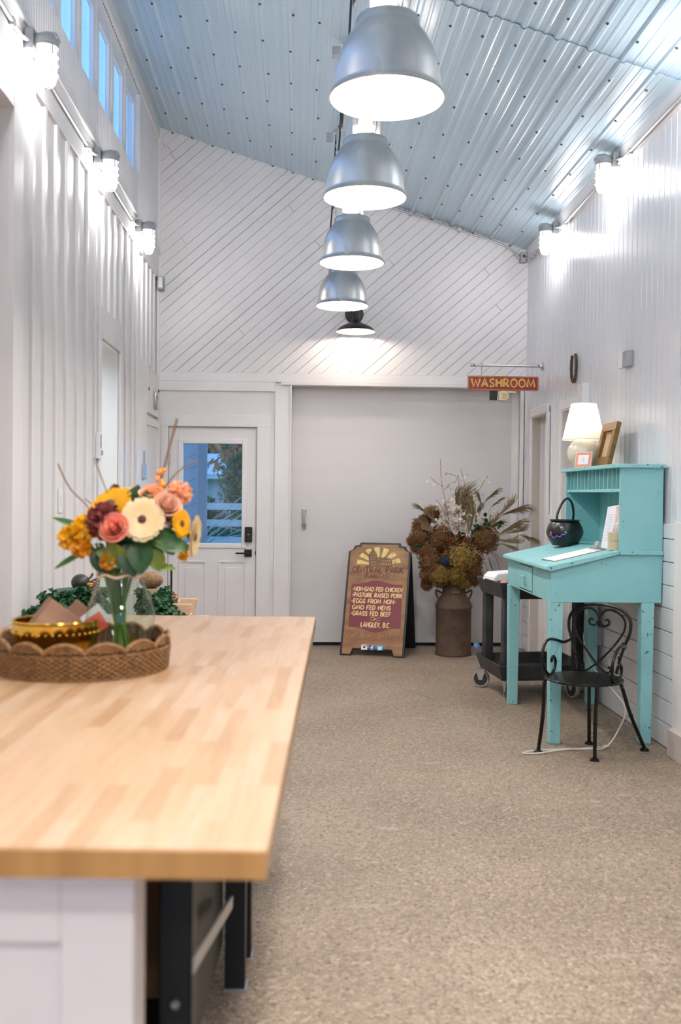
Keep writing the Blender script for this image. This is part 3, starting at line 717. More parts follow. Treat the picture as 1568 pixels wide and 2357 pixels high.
for p, lb in (((.297, 3.526, 2.80), 'nearest and largest spun aluminium pendant lamp, cut off by the top edge'), ((.307, 4.851, 2.845), 'second aluminium pendant lamp from the front with black cord above it'),
          ((.317, 6.237, 2.852), 'third aluminium pendant lamp, against the diagonal boards'), ((.321, 7.704, 2.862), 'farthest and smallest aluminium pendant, just above the black wall lamp')):
    pendant(p, lb)
# ---- caged jar lights on brackets, conduits on the walls
def jar_light(loc, side, label, group):
    """loc = wall point; side=+1 room lies to +x"""
    t = thing('jar_light', label, 'wall light', loc, 0 if side > 0 else PI, group)
    obj('junction_box', MB().box((.0, -.05, -.055), (.045, .05, .05)), M['castgrey'], t, bevel=.008)
    obj('bracket_arm', MB().prism([(.03, -.02), (.05, .03), (.10, .04), (.145, .035), (.155, .012), (.148, .0), (.09, .0), (.05, -.045), (.03, -.05)], -.03, .03), M['castgrey'], t, bevel=.01)
    cx = .092
    obj('cap', MB().lathe([(.03, .03), (.052, .022), (.058, .008), (.058, -.018), (.050, -.022)], 24, T(cx, 0, 0)), M['castgrey'], t, smooth=True)
    obj('glass_neck', MB().lathe([(.047, -.022), (.047, -.062)], 24, T(cx, 0, 0), cap=False), M['jarneck'], t, smooth=True)
    obj('globe', MB().lathe([(.047, -.062), (.0475, -.10), (.047, -.145), (.042, -.172), (.030, -.192), (.014, -.201), (.0001, -.203)], 24, T(cx, 0, 0), cap=False), M['jar'], t, smooth=True)
    c = MB()
    for z in (-.025, -.066, -.105, -.148): c.tube([(cx + .0545*math.cos(2*PI*q/20), .0545*math.sin(2*PI*q/20), z) for q in range(20)], .0032, 5, closed=True)
    for q in range(4):
        a = PI/4 + q*PI/2
        c.tube([(cx + r*math.cos(a), r*math.sin(a), z) for r, z in ((.0535, -.02), (.0535, -.15), (.048, -.178), (.034, -.200), (.014, -.211), (0, -.212))], .0032, 5)
    obj('guard_cage', c, M['castgrey'], t, smooth=True)
    return t
GJ1, GJ2 = 'caged jar lights along the left wall', 'caged jar lights along the right wall'
jar_light((XL+.022, 4.73, 3.50), 1, 'nearest caged jar light on left wall, largest one, top left corner', GJ1)
jar_light((XL+.022, 6.29, 3.492), 1, 'middle caged jar light of the three on the left wall', GJ1)
jar_light((XL+.022, 7.88, 3.485), 1, 'farthest caged jar light on left wall, close to the back corner', GJ1)
jar_light((XR-.024, 6.49, 3.612), -1, 'larger caged jar light high on right wall, nearer one', GJ2)
jar_light((XR-.024, 8.01, 3.575), -1, 'smaller caged jar light on right wall by the back corner', GJ2)
def conduit(name, pts, r, label, clips=()):
    o = obj(name, MB().tube(smooth_path(pts, 5), r, 8), M['steel'], smooth=True); tag(o, label, 'conduit')
    for c in clips: obj('clip', MB().box((c[0]-.014, c[1]-.02, c[2]-.018), (c[0]+.014, c[1]+.02, c[2]+.018)), M['steel'], o)
    return o
xc = XL + .032
for a, b, lb in ((3.2, 4.69, 'grey conduit on left wall rail leading to the nearest jar light'), (4.78, 6.24, 'grey conduit between nearest and middle jar lights on left wall'), (6.34, 7.83, 'grey conduit between middle and farthest jar lights on left wall')):
    conduit('conduit', [(xc+.012, a, 3.49), (xc, a+.10, 3.47), (xc, a+.2, 3.468), (xc, b-.2, 3.468), (xc, b-.1, 3.47), (xc+.012, b, 3.49)], .011, lb, ((xc-.005, a+.22, 3.468), (xc-.005, b-.22, 3.468)))
xc = XR - .034
for a, b, za, zb, lb in ((3.6, 6.44, 3.625, 3.61, 'conduit high on right wall leading to the nearer jar light'), (6.54, 7.96, 3.605, 3.578, 'conduit between the two jar lights on the right wall'), (8.06, 9.06, 3.575, 3.59, 'short conduit from far right jar light to corner junction box')):
    conduit('conduit', [(xc-.01, a, za), (xc, a+.10, za-.025), (xc, a+.2, za-.028), (xc, b-.2, zb-.028), (xc, b-.1, zb-.025), (xc-.01, b, zb)], .011, lb, ((xc+.005, a+.22, za-.028), (xc+.005, b-.22, zb-.028)))
jb = tag(box('junction_box', (XR-.085, YB-.08, 3.555), (XR-.024, YB-.012, 3.645), M['castgrey'], bevel=.005), 'grey junction box in right back corner under ceiling', 'junction box')
obj('knockout', MB().cyl((XR-.055, YB-.083, 3.61), (XR-.055, YB-.079, 3.61), .014, 12), M['screw'], jb)
conduit('conduit', [(.80, YB-.026, zceil(.80)-.035), (1.3, YB-.026, zceil(1.3)-.035), (1.75, YB-.026, zceil(1.75)-.035), (1.92, YB-.03, zceil(1.92)-.055), (XR-.085, YB-.04, 3.60)], .0095, 'thin conduit running down the back wall under ceiling edge', ((1.0, YB-.02, zceil(1.0)-.035), (1.45, YB-.02, zceil(1.45)-.035)))
o = tag(box('outlet_box', (XL+.024, YB-.125, 3.24), (XL+.075, YB-.035, 3.355), M['castgrey'], bevel=.004), 'grey outlet box in left back corner below jar lights', 'outlet')
box('face_plate', (XL+.035, YB-.13, 3.255), (XL+.066, YB-.124, 3.34), M['steel'], o)
for z in (3.28, 3.315): obj('socket', MB().cyl((XL+.05, YB-.133, z), (XL+.05, YB-.129, z), .012, 10), M['white'], o)
# ---- black barn lamp on the back wall
t = thing('barn_wall_lamp', 'black barn shade lamp shining on diagonal boards of back wall', 'wall lamp', (.492, YB-.012, 2.862))
obj('back_plate', MB().lathe([(.0001, 0), (.085, 0), (.085, .012), (.07, .02), (.0001, .02)], 28, T(.0, 0, .20) @ RX(PI/2)), M['black'], t, smooth=True)
obj('arm', MB().tube(smooth_path([(0, -.015, .20), (0, -.14, .215), (0, -.23, .20), (0, -.26, .15), (0, -.26, .10)], 6), .016, 10), M['black'], t, smooth=True)
obj('shade', MB().lathe([(.03, .17), (.035, .11), (.045, .085), (.058, .075), (.10, .058), (.14, .038), (.168, .010), (.176, 0)], 40, T(0, -.26, 0), cap=False).lathe([(.172, 0), (.164, .008), (.135, .034), (.10, .052), (.05, .068), (.02, .08)], 40, T(0, -.26, 0), cap=False), M['black'], t, smooth=True)
obj('shade_rim', MB().lathe([(.1765, .002), (.1765, -.002), (.171, -.002), (.160, .012), (.11, .045), (.04, .068)], 40, T(0, -.26, 0), cap=False), mat('shade_lining', (.50, .36, .25), .5), t, smooth=True)
obj('bulb', MB().sphere((0, -.26, .035), .032, 14, 10), emis('barn_bulb', (1, .86, .74), 190), t, smooth=True)

# ================================================================== turquoise desk
DY0, DY1 = 5.575, 6.735
t = thing('secretary_desk', 'turquoise painted standing desk with pigeonhole hutch against right wall', 'desk', (0, 0, 0))
FX, BX, HX = 1.432, 2.068, 1.815
side = [(FX, .808), (BX, .808), (BX+.005, 1.088), (HX, 1.078), (FX, .985)]
obj('side_panel', MB().prism(side, DY0, DY0+.022), M['teal'], t, bevel=.002)
obj('side_panel', MB().prism(side, DY1-.022, DY1), M['teal'], t, bevel=.002)
box('back_panel', (BX-.02, DY0+.022, .81), (BX, DY1-.022, 1.08), M['teal'], t)
obj('front_panel', MB().prism([(FX, .808), (FX+.02, .808), (FX+.02, .987), (FX, .984)], DY0+.0221, DY1-.0221), M['teal'], t, bevel=.001)
dr = box('drawer_front', (FX-.005, 6.02, .825), (FX+.004, 6.36, .972), M['teal'], t, .002)
box('drawer_gap', (FX-.001, 6.015, .819), (FX+.003, 6.365, .977), M['screw'], t)
obj('turn_knob', MB().cyl((FX-.005, 6.19, .905), (FX-.03, 6.19, .905), .008, 10).box((FX-.036, 6.15, .898), (FX-.024, 6.225, .911)).box((FX-.012, 6.172, .855), (FX-.004, 6.208, .90)), M['teal_edge'], dr, bevel=.003)
# sloping writing top
obj('writing_top', MB().prism([(1.396, .992), (1.400, 1.012), (HX+.002, 1.106), (HX+.002, 1.082), (1.43, .985)], DY0-.018, DY1+.012), M['teal_edge'], t, bevel=.004)
box('hinge_board', (HX+.005, DY0-.014, 1.080), (BX+.004, DY1+.012, 1.104), M['teal_edge'], t, .003)
# hutch
for y in (DY0, DY1-.02): box('hutch_side', (HX+.006, y, 1.104), (BX+.002, y+.02, 1.575), M['teal'], t, .002)
box('hutch_top', (HX-.025, DY0-.02, 1.575), (BX+.008, DY1+.03, 1.597), M['teal_edge'], t, .003)
for i in range(9):
    a = DY0+.02 + i*(DY1-DY0-.04)/9; box('back_board', (BX-.016, a+.0015, 1.104), (BX-.004, a+(DY1-DY0-.04)/9-.0015, 1.575), M['teal'], t, .003, seg=1)
box('hutch_shelf', (HX+.012, DY0+.02, 1.438), (BX-.016, DY1-.02, 1.455), M['teal_edge'], t, .002)
dv = MB().box((HX+.014, -.004, 1.455), (BX-.016, .004, 1.575)).mesh('pigeonhole_divider', M['teal_edge'])
for i in range(13): link('pigeonhole_divider', dv, t, (0, DY0+.02 + (i+1)*(DY1-DY0-.04)/14, 0))
for x, y in ((1.430, 5.577), (1.955, 5.577), (1.425, 6.655), (1.962, 6.655)):
    obj('leg', MB().add([(x, y, .81), (x+.075, y, .81), (x+.075, y+.075, .81), (x, y+.075, .81), (x+.006, y+.006, .0), (x+.068, y+.006, .0), (x+.068, y+.068, .0), (x+.006, y+.068, .0)],
        [(0, 1, 2, 3), (4, 7, 6, 5), (0, 4, 5, 1), (1, 5, 6, 2), (2, 6, 7, 3), (3, 7, 4, 0)]), M['teal_edge'], t, bevel=.004)

# ---- table lamp on the hutch
lx, ly, lz = 1.818, 6.30, 1.597
lx = 1.905
t = thing('table_lamp', 'lit table lamp with white cone shade and cream round ceramic base', 'lamp', (1.872, 6.50, lz))
obj('base', MB().lathe([(.045, 0), (.060, .004), (.062, .012), (.075, .025), (.098, .06), (.106, .098), (.100, .135), (.080, .168), (.050, .188), (.025, .195), (.02, .205)], 40), M['ceramic'], t, smooth=True)
obj('stem', MB().cyl((0, 0, .20), (0, 0, .30), .009, 10), M['brass'], t)
obj('bulb', MB().sphere((0, 0, .31), .03, 14, 10), emis('lamp_bulb', (1, .88, .76), 34), t, smooth=True)
obj('shade', MB().lathe([(.137, .188), (.082, .425)], 48, cap=False), M['shade'], t, smooth=True)
for r_, z_ in ((.137, .188), (.082, .425)): obj('shade_ring', MB().tube([(r_*math.cos(2*PI*q/48), r_*math.sin(2*PI*q/48), z_) for q in range(48)], .0022, 5, closed=True), M['shade'], t)
# ---- gilt picture frame leaning on the wall
t = thing('picture_frame', 'old gilt framed picture leaning against right wall on the hutch', 'picture', (1.935, 6.25, lz), 0)
t.rotation_euler = (0, math.radians(13), 0)
W_, H_ = .29, .285
mb = MB()
for a, b in (((-W_/2, 0), (W_/2, .055)), ((-W_/2, H_-.055), (W_/2, H_))): mb.prism([(a[0], a[1]), (b[0], a[1]), (b[0], b[1]), (a[0], b[1])], -.03, .0, 'x')
for a, b in (((-W_/2, .055), (-W_/2+.055, H_-.055)), ((W_/2-.055, .055), (W_/2, H_-.055))): mb.prism([(a[0], a[1]), (b[0], a[1]), (b[0], b[1]), (a[0], b[1])], -.03, .0, 'x')
obj('frame', mb, M['gilt'], t, bevel=.003)
mb = MB(); holes_boxes(mb, -W_/2+.05, W_/2-.05, .05, H_-.05, [(-W_/2+.066, W_/2-.066, .066, H_-.066)], lambda a, b, c, d: mb.box((-.018, a, c), (-.002, b, d)))
obj('inner_moulding', mb, M['gilt'], t, bevel=.003)
box('painting', (-.010, -W_/2+.06, .06), (-.004, W_/2-.06, H_-.06), M['art'], t)
# ---- small coral framed card
t = thing('framed_card', 'small white card in coral mount standing beside the lamp base', 'card', (1.812, 6.30, lz), 0)
t.rotation_euler = (math.radians(-10), 0, math.radians(-52))
box('mount', (-.062, -.002, 0), (.062, .002, .100), M['white'], t)
box('coral_border', (-.058, -.0035, .004), (.058, -.002, .096), M['coral'], t)
box('white_card', (-.040, -.0045, .018), (.040, -.0032, .080), M['cardpaper'], t)
mb = MB(); ribbon(mb, smooth_path([(-.01, .055, 0), (.0, .062, 0), (.004, .05, 0), (.0, .042, 0), (.008, .034, 0), (.014, .030, 0)], 4), .004, -.005)
ribbon(mb, [(-.008, .045), (.012, .06)], .003, -.005); obj('motif', mb, M['cream'], t)
# ---- cauldron with carved face
zt = lambda x: 1.012 + (x-1.40)*.094/.417 + .0005
t = thing('trick_or_treat_cauldron', 'black toy cauldron bucket with cut out pumpkin face on the desk', 'bucket', (1.735, 6.42, zt(1.735)+.004), math.radians(-20))
obj('bowl', MB().lathe([(.0001, 0), (.075, 0), (.083, .003), (.083, .008), (.098, .03), (.116, .065), (.120, .088), (.114, .115), (.098, .145), (.088, .156), (.098, .160), (.100, .165), (.094, .167), (.086, .160), (.105, .112), (.109, .088), (.09, .035), (.0001, .012)], 44, cap=False), M['pot'], t, smooth=True)
obj('handle', MB().tube(smooth_path([(.0, -.094, .162), (.0, -.09, .20), (.012, -.06, .27), (.022, -.01, .305), (.022, .045, .275), (.010, .085, .21), (.0, .094, .162)], 7), .0075, 8, RZ(math.radians(-28))), M['pot'], t, smooth=True)
def on_bowl(a, z, r): return (r*math.cos(a), r*math.sin(a), z)
fa = math.radians(252)
def tri(mb, a, z, da, dz, r, up=True): mb.add([on_bowl(a-da, z, r), on_bowl(a+da, z, r), on_bowl(a, z+dz, r-.004)], [(0, 1, 2)])
mb = MB(); tri(mb, fa+.03, .112, .14, .026, .1205); tri(mb, fa-.33, .078, .17, .026, .1225); tri(mb, fa+.42, .082, .17, .026, .1225)
mb.add([on_bowl(fa-.46, .064, .1215), on_bowl(fa-.2, .042, .113), on_bowl(fa+.1, .040, .112), on_bowl(fa+.45, .066, .122), on_bowl(fa+.12, .062, .121), on_bowl(fa-.1, .050, .1165), on_bowl(fa-.25, .063, .121)], [(0, 1, 6), (1, 5, 6), (1, 2, 5), (2, 4, 5), (2, 3, 4)])
obj('carved_face', mb, M['ink'], t)
obj('ribbon', MB().tube(smooth_path([on_bowl(fa-.55, .066, .124), on_bowl(fa-.38, .072, .126), on_bowl(fa-.2, .05, .120), on_bowl(fa-.02, .064, .124), on_bowl(fa+.15, .058, .121), on_bowl(fa+.3, .076, .126), on_bowl(fa+.42, .070, .127)], 3), .0036, 6), M['candy_p'], t, smooth=True)
obj('sweet_wrapper', MB().sphere(on_bowl(fa-.38, .082, .122), .008, 8, 6), M['candy_r'], t); obj('sweet_wrapper', MB().sphere(on_bowl(fa+.45, .088, .123), .0085, 8, 6), M['candy_g'], t)
# ---- clipboard lying on the writing top
ss = math.atan(.094/.417)
t = thing('clipboard', 'brown clipboard holding white paper lying on the sloped desk top', 'clipboard', (1.70, 5.83, zt(1.70)+.001), 0); t.rotation_euler = (0, -ss, math.radians(6))
box('board', (-.235, -.11, 0), (.085, .11, .004), M['mdf'], t, .001)
box('paper', (-.232, -.104, .004), (.06, .104, .0055), M['white'], t)
cl = obj('clip', MB().box((.05, -.055, .004), (.083, .055, .009)).tube([(.065, -.04, .012), (.065, .04, .012)], .009, 8), M['steel'], t, smooth=True)
obj('clip_lever', MB().prism([(.058, .012), (.074, .012), (.092, .046), (.084, .048)], -.022, .022), M['steel'], cl, bevel=.003)
# ---- leaflet display and kraft card block
t = thing('leaflet', 'tall white printed leaflet leaning inside the turquoise hutch', 'leaflet', (1.842, 5.83, 1.1045), 0); t.rotation_euler = (math.radians(-6), math.radians(13), math.radians(10))
box('sheet', (-.0015, -.10, 0), (.0015, .10, .262), M['cardpaper'], t)
box('photo_top', (-.0025, -.098, .150), (-.0014, -.012, .255), M['redpic'], t); box('photo_bottom', (-.0025, -.098, .055), (-.0014, -.012, .144), M['graypic'], t)
mb = MB()
for i in range(12): mb.box((-.0022, .008, .05+.014*i), (-.0014, .075+.012*((i*7) % 3)/2, .0535+.014*i))
obj('print_lines', mb, M['textgrey'], t)
t = thing('kraft_card_stack', 'block of kraft brown cards beside the leaflet on the desk hutch', 'cards', (1.822, 5.64, 1.1045), math.radians(-8))
for i in range(2): box('card_pack', (-.042, -.03, .051*i), (.042, .03, .051*i+.0502), M['manila'], t, .0015)

# ================================================================== wrought iron chair
t = thing('bistro_chair', 'black wrought iron bistro chair with scrolled heart back under the desk', 'chair', (0, 0, 0))
A, B, C_, D = Vector((1.328, 5.395, 0)), Vector((1.590, 5.225, 0)), Vector((1.935, 5.44, 0)), Vector((1.668, 5.59, 0))
SC = Vector((1.565, 5.355, .425)); SR = .205
fw = Vector((-.62, -.785, 0)).normalized(); rt = Vector((-fw.y, fw.x, 0))    # forward, and the side of A..D swapped
lf = Vector((fw.y, -fw.x, 0))
def S(f, s, z): return SC + fw*f + rt*s + Vector((0, 0, z - SC.z))   # f forward, s to chair's left (+rt)
seat = MB().lathe([(.0001, .006), (.12, .003), (.18, .0), (SR, -.004), (SR+.003, -.010), (SR, -.016), (.17, -.014), (.0001, -.010)], 40, T(*SC), cap=False)
obj('seat', seat, M['iron'], t, smooth=True)
obj('seat_rim', MB().tube([(SC.x+(SR+.001)*math.cos(2*PI*q/36), SC.y+(SR+.001)*math.sin(2*PI*q/36), SC.z-.010) for q in range(36)], .0065, 6, closed=True), M['iron'], t, smooth=True)
for P in (A, B, C_, D):
    d = (P - SC); d.z = 0; top = SC + d.normalized()*min(SR*.96, d.length) - Vector((0, 0, .012)); k = d.normalized()
    pts = smooth_path([top - k*.06, top, top.lerp(P, .12) + k*.012, top.lerp(P, .5), Vector((P.x, P.y, .012))], 6)
    lg = obj('leg', MB().tube(pts, .0105, 8), M['iron'], t, smooth=True)
    obj('foot', MB().lathe([(.013, .016), (.024, .009), (.026, .0)], 16, T(P.x, P.y, 0)), M['iron'], lg, smooth=True)
    obj('leg_collar', MB().sphere(top.lerp(P, .52), .0135, 10, 6), M['iron'], lg)
# back: balloon loop, inner loop, heart scrolls
def bk(s, z, lean=0): return S(-.155 - (z-.425)*.13 + lean, s, z)
loop = [(-.115, .43), (-.128, .50), (-.150, .58), (-.178, .66), (-.172, .735), (-.110, .785), (0, .804), (.110, .785), (.172, .735), (.178, .66), (.150, .58), (.128, .50), (.115, .43)]
obj('back_hoop', MB().tube(smooth_path([bk(s, z, -.02 if abs(s) < .2 else 0) for s, z in loop], 6), .0088, 8), M['iron'], t, smooth=True)
heart = [(0, .475), (-.055, .535), (-.115, .61), (-.150, .68), (-.140, .735), (-.085, .775), (-.035, .772), (-.004, .735), (-.003, .715), (-.025, .688), (-.052, .692), (-.058, .712), (-.045, .722), (-.036, .714)]
for sg in (-1, 1):
    obj('heart_scroll', MB().tube(smooth_path([bk(s*sg, z, -.015) for s, z in heart], 6), .0062, 7), M['iron'], t, smooth=True)
    low = [(0, .475), (-.03, .452), (-.05, .436), (-.075, .432), (-.085, .45), (-.078, .464), (-.068, .458)]
    obj('lower_scroll', MB().tube(smooth_path([bk(s*sg, z, -.01) for s, z in low], 6), .0055, 7), M['iron'], t, smooth=True)
    g = lambda f, s, z: S(f, s*sg, z)
    arm = [bk(sg*.150, .60), g(-.13, .175, .585), g(-.08, .20, .60), g(-.0, .205, .612), (g(.06, .205, .595)), g(.105, .20, .54), g(.10, .195, .475), g(.065, .185, .432), g(.02, .185, .422), g(-.035, .19, .442), g(-.05, .19, .485), g(-.025, .19, .515), g(0, .19, .505), g(.002, .19, .49)]
    obj('arm_scroll', MB().tube(smooth_path(arm, 6), .0085, 8), M['iron'], t, smooth=True)
for s, z in ((0, .735), (0, .475), (-.128, .52), (.128, .52)): obj('band', MB().sphere(bk(s, z, -.015), .011, 10, 6), M['iron'], t)

# ================================================================== utility cart
CX0, CX1, CY0, CY1 = 1.395, 1.985, 6.775, 7.33
t = thing('utility_cart', 'black plastic two shelf utility cart behind the turquoise desk', 'cart', (0, 0, 0))
CP = Vector((1.395, 6.775, 0)); t.rotation_euler = (0, 0, math.radians(5.0)); t.location = CP - (RZ(math.radians(5.0)) @ CP) + Vector((.015, 0, 0))
def tray(z0, z1, fl_):
    b = MB(); o_, i_ = .0, .028
    v = []
    for z, e in ((z0, .0), (z1, -.035)):
        v += [(CX0+e, CY0+e, z), (CX1-e, CY0+e, z), (CX1-e, CY1-e, z), (CX0+e, CY1-e, z)]
    for z, e in ((z1, -.02), (fl_, .03)):
        v += [(CX0+e, CY0+e, z), (CX1-e, CY0+e, z), (CX1-e, CY1-e, z), (CX0+e, CY1-e, z)]
    f = [(3, 2, 1, 0), (12, 13, 14, 15)]
    for i in range(4):
        j = (i+1) % 4; f += [(i, j, 4+j, 4+i), (4+i, 4+j, 8+j, 8+i), (8+i, 8+j, 12+j, 12+i)]
    return b.add(v, f)
obj('top_tray', tray(.70, .815, .735), M['bplastic'], t, bevel=.006)
obj('bottom_tray', tray(.135, .245, .165), M['bplastic'], t, bevel=.006)
for x, y in ((CX0+.005, CY0+.005), (CX1-.075, CY0+.005), (CX0+.005, CY1-.075), (CX1-.075, CY1-.075)):
    box('corner_post', (x, y, .19), (x+.07, y+.07, .72), M['bplastic'], t, .012)
for i, (x, y, rz) in enumerate(((CX0-.01, CY1-.05, math.radians(65)), (CX0+.05, CY0+.03, 0), (CX1-.06, CY0+.06, .3), (CX1-.06, CY1-.05, .2))):
    cw = link('caster', None, t, (x, y, 0), (0, 0, rz))
    obj('tyre', MB().lathe([(.040, -.014), (.060, -.015), (.0635, -.008), (.0635, .008), (.060, .015), (.040, .014)], 28, T(0, 0, .0635) @ RY(PI/2)), M['caster'], cw, smooth=True)
    obj('wheel_hub', MB().lathe([(.0001, -.017), (.050, -.016), (.050, .016), (.0001, .017)], 24, T(0, 0, .0635) @ RY(PI/2), cap=False), M['hub'], cw, smooth=True)
    obj('fork', MB().prism([(-.014, .055), (.014, .055), (.032, .128), (-.032, .128)], -.024, -.020, 'x').prism([(-.014, .055), (.014, .055), (.032, .128), (-.032, .128)], .020, .024, 'x').box((-.03, -.03, .128), (.03, .03, .138)), M['steel'], cw)
# things on the cart
t = tag(obj('paper_bundle', MB().prism([(-.10, 0), (.13, 0), (.13, .052), (.10, .058), (-.06, .058), (-.09, .03)], -.09, .09), M['white'], loc=(1.455, 7.10, .806), rot=(.02, -.05, .25), bevel=.008), 'bundle of folded white paper resting on top tray of cart', 'paper')
t = tag(obj('white_scoop', MB().lathe([(.0001, 0), (.05, .003), (.058, .04), (.05, .085), (.028, .112), (.0001, .118)], 24, cap=False), M['white_enamel'], loc=(1.66, 7.20, .755), smooth=True), 'rounded white tub on the cart, partly behind the desk corner', 'tub')
for i, (x, y, c, lb) in enumerate(((1.455, 6.94, 'peach', 'pale orange produce piece lying in the cart tray'), (1.50, 6.90, 'blush', 'pinkish produce piece in cart tray beside the red one'), (1.548, 6.85, 'candy_r', 'small red produce piece in cart tray next to the desk'))):
    tag(obj('produce_piece', MB().sphere((0, 0, .027), .027, 12, 8, (1.4, .9, 1)), M[c] if c != 'x' else None, loc=(x, y, .764), rot=(0, 0, i), smooth=True), lb, 'produce', 'produce in the cart tray')

# ================================================================== A-frame sandwich board
t = thing('sandwich_board', 'wooden farm sandwich board with burgundy panel and painted lettering', 'sign', (.648, 8.645, 0)); LEAN = math.radians(19.5)
t.rotation_euler = (0, 0, math.radians(-16))
BW, BH = .575, 1.035
fb = link('front_board', None, t, (0, 0, .003), (-LEAN, 0, 0))
def outline(s=0.0):
    w = BW/2 - s; L = [(-w, s*.55), (-w, .915*BH), (-w+.065*BW, .935*BH-s*.3), (-w+.09*BW, .970*BH-s), (-w+.165*BW, .976*BH-s), (-w+.18*BW, BH-s)]
    bot = [(.33*BW+s*.4, s*.55), (.30*BW+s*.2, .052*BH+s*.6)]
    Rr = [(-x, z) for x, z in reversed(L)]
    return L + Rr + bot + [(-x, z) for x, z in reversed(bot)]
obj('board_core', MB().prism(outline(), 0, .020), M['ink'], fb, bevel=.004)
obj('wood_face', MB().prism(outline(.019), -.004, .002), M['woodsign'], fb, bevel=.002)
def SG(x, y): return (((x - (270-(y-300)*.1058))/1165 - .5)*BW, (2190-y)/2050*BH)
def sgpoly(pts, y=-.0048): return [(SG(*p)[0], y, SG(*p)[1]) for p in pts]
# burgundy panel
top = [(315+935*i/16, 915 - 75*math.exp(-((i-8)/3.6)**2)) for i in range(17)]
bot = [(1190-950*i/16, 1690 + 90*math.exp(-((i-8)/3.4)**2)) for i in range(17)]
pl = top + bot; cxy = (740, 1300); mb = MB(); v = sgpoly([cxy] + pl); mb.add(v, [(0, i+1, (i+1) % len(pl)+1) for i in range(len(pl))])
obj('burgundy_panel', mb, M['burg'], fb)
# sunburst, silo and barn
for k in range(7):
    a0 = math.radians(178 - k*25.5); a1 = a0 - math.radians(15.5); q = []
    mb = MB(); q = [(830+r*math.cos(a)*1.0, 560-r*math.sin(a)*.80) for r, a in ((190, a0), (410, a0), (415, (a0+a1)/2), (410, a1), (190, a1))]
    obj('sun_ray', mb.flat(sgpoly(q, -.0046)), M['cream2'], fb)
mb = MB(); obj('silo_fill', mb.flat(sgpoly([(652, 575), (652, 380)] + [(723+71*math.cos(math.radians(a)), 380-72*math.sin(math.radians(a))) for a in range(180, -1, -20)] + [(794, 575)], -.0050)), M['woodsign'], fb)
obj('barn_fill', MB().flat(sgpoly([(820, 578), (822, 495), (870, 440), (950, 410), (1040, 440), (1078, 495), (1070, 580)], -.0050)), M['woodsign'], fb)
mb = MB()
def sline(pts, wd=9): ribbon(mb, [SG(*p) for p in pts], wd/1165*BW, -.0054)
sline([(652, 575), (652, 380)] + [(723+71*math.cos(math.radians(a)), 380-72*math.sin(math.radians(a))) for a in range(180, -1, -20)] + [(794, 575), (652, 575)])
for y in (392, 435, 480, 530): sline([(652, y), (794, y)], 7)
for x in (680, 702, 723, 745, 768): sline([(x, 390), (723+(x-723)*.6, 325)], 5)
sline([(790, 575), (1062, 580), (1070, 500), (1078, 495), (1040, 440), (950, 410), (870, 440), (822, 495), (828, 578)]); sline([(825, 500), (1072, 503)], 11); sline([(890, 450), (1005, 452)], 9)
for x in (860, 900, 945, 990, 1030): sline([(x, 505), (x, 578)], 6)
obj('silo_and_barn', mb, M['ink'], fb)
def sg_text(name, s, x0, x1, y, h, m, wd=.17, flare=0, slant=.06, dy=-.0056, dx=0):
    u0, z = SG(x0+dx, y); u1, _ = SG(x1+dx, y); mb = MB(); hh = h/2050*BH
    text(mb, s, u0, z, hh, dy, wd, sp=.16, slant=slant, flare=flare, width=u1-u0); return obj(name, mb, m, fb)
sg_text('name_lettering', 'CENTRAL PARK', 330, 1270, 703, 105, M['brown'], .15, .9, 0); sg_text('name_lettering', 'FARMS', 570, 1000, 805, 84, M['brown'], .16, .9, 0)
for s, a, b, y in (('-NON-GMO FED CHICKEN', 325, 1240, 1040), ('-PASTURE RAISED PORK', 315, 1232, 1148), ('-EGGS FROM NON-', 300, 1110, 1258), ('GMO FED HENS', 318, 1015, 1372), ('-GRASS FED BEEF', 283, 1015, 1482), ('LANGLEY, B.C.', 465, 1000, 1682)):
    sg_text('product_lettering', s, a, b, y, 72 if s[0] != 'L' else 80, M['cream'], .245, 0, .05)
mb = MB()
for c in (1, -1):
    P = [(640, 1512), (690, 1505), (740, 1530), (790, 1515), (832, 1512)] if c > 0 else [(825, 1562), (780, 1565), (735, 1545), (685, 1565), (652, 1558), (670, 1545)]
    ribbon(mb, [SG(p[0], p[1]) for p in [(q.x, q.y) for q in smooth_path([(a, b, 0) for a, b in P], 5)]], .003, -.0056)
text(mb, 'in', SG(705, 1550)[0], SG(705, 1550)[1], .016, -.0056, .16); obj('flourish', mb, M['cream'], fb)
sg_text('phone_outline', '604.728.2324', 178, 1192, 1903, 108, M['brown'], .20, 0, 0, -.0050); sg_text('phone_lettering', '604.728.2324', 178, 1192, 1905, 108, M['orangep'], .12, 0, 0, -.0056, 6)
sg_text('web_lettering', 'WWW.CENTRALPARKFARMS.COM', 150, 1190, 1972, 46, M['orangep'], .14, 0, 0)
def icon(x0, x1, m, y0=2000, y1=2085): return obj('icon_tile', MB().flat(sgpoly([(x0, y1), (x1, y1), (x1+8, y0), (x0+8, y0)], -.0050)), m, fb)
ic = icon(465, 575, M['white']); obj('camera_top', MB().flat(sgpoly([(485, 2022), (585, 2028), (585, 1992), (490, 1990)], -.0054)), M['graypic'], ic)
obj('camera_lens', MB().flat([(SG(524, 2040)[0]+.010*math.cos(a), -.0058, SG(524, 2040)[1]+.010*math.sin(a)) for a in [2*PI*i/16 for i in range(16)]]), M['ink'], ic)
ic = icon(610, 715, M['blueic']); mb = MB(); ribbon(mb, [SG(660, 2083), SG(663, 2030), SG(672, 2014), SG(692, 2012)], .0085, -.0056); ribbon(mb, [SG(638, 2048), SG(690, 2044)], .007, -.0056); obj('icon_letter', mb, M['white'], ic)
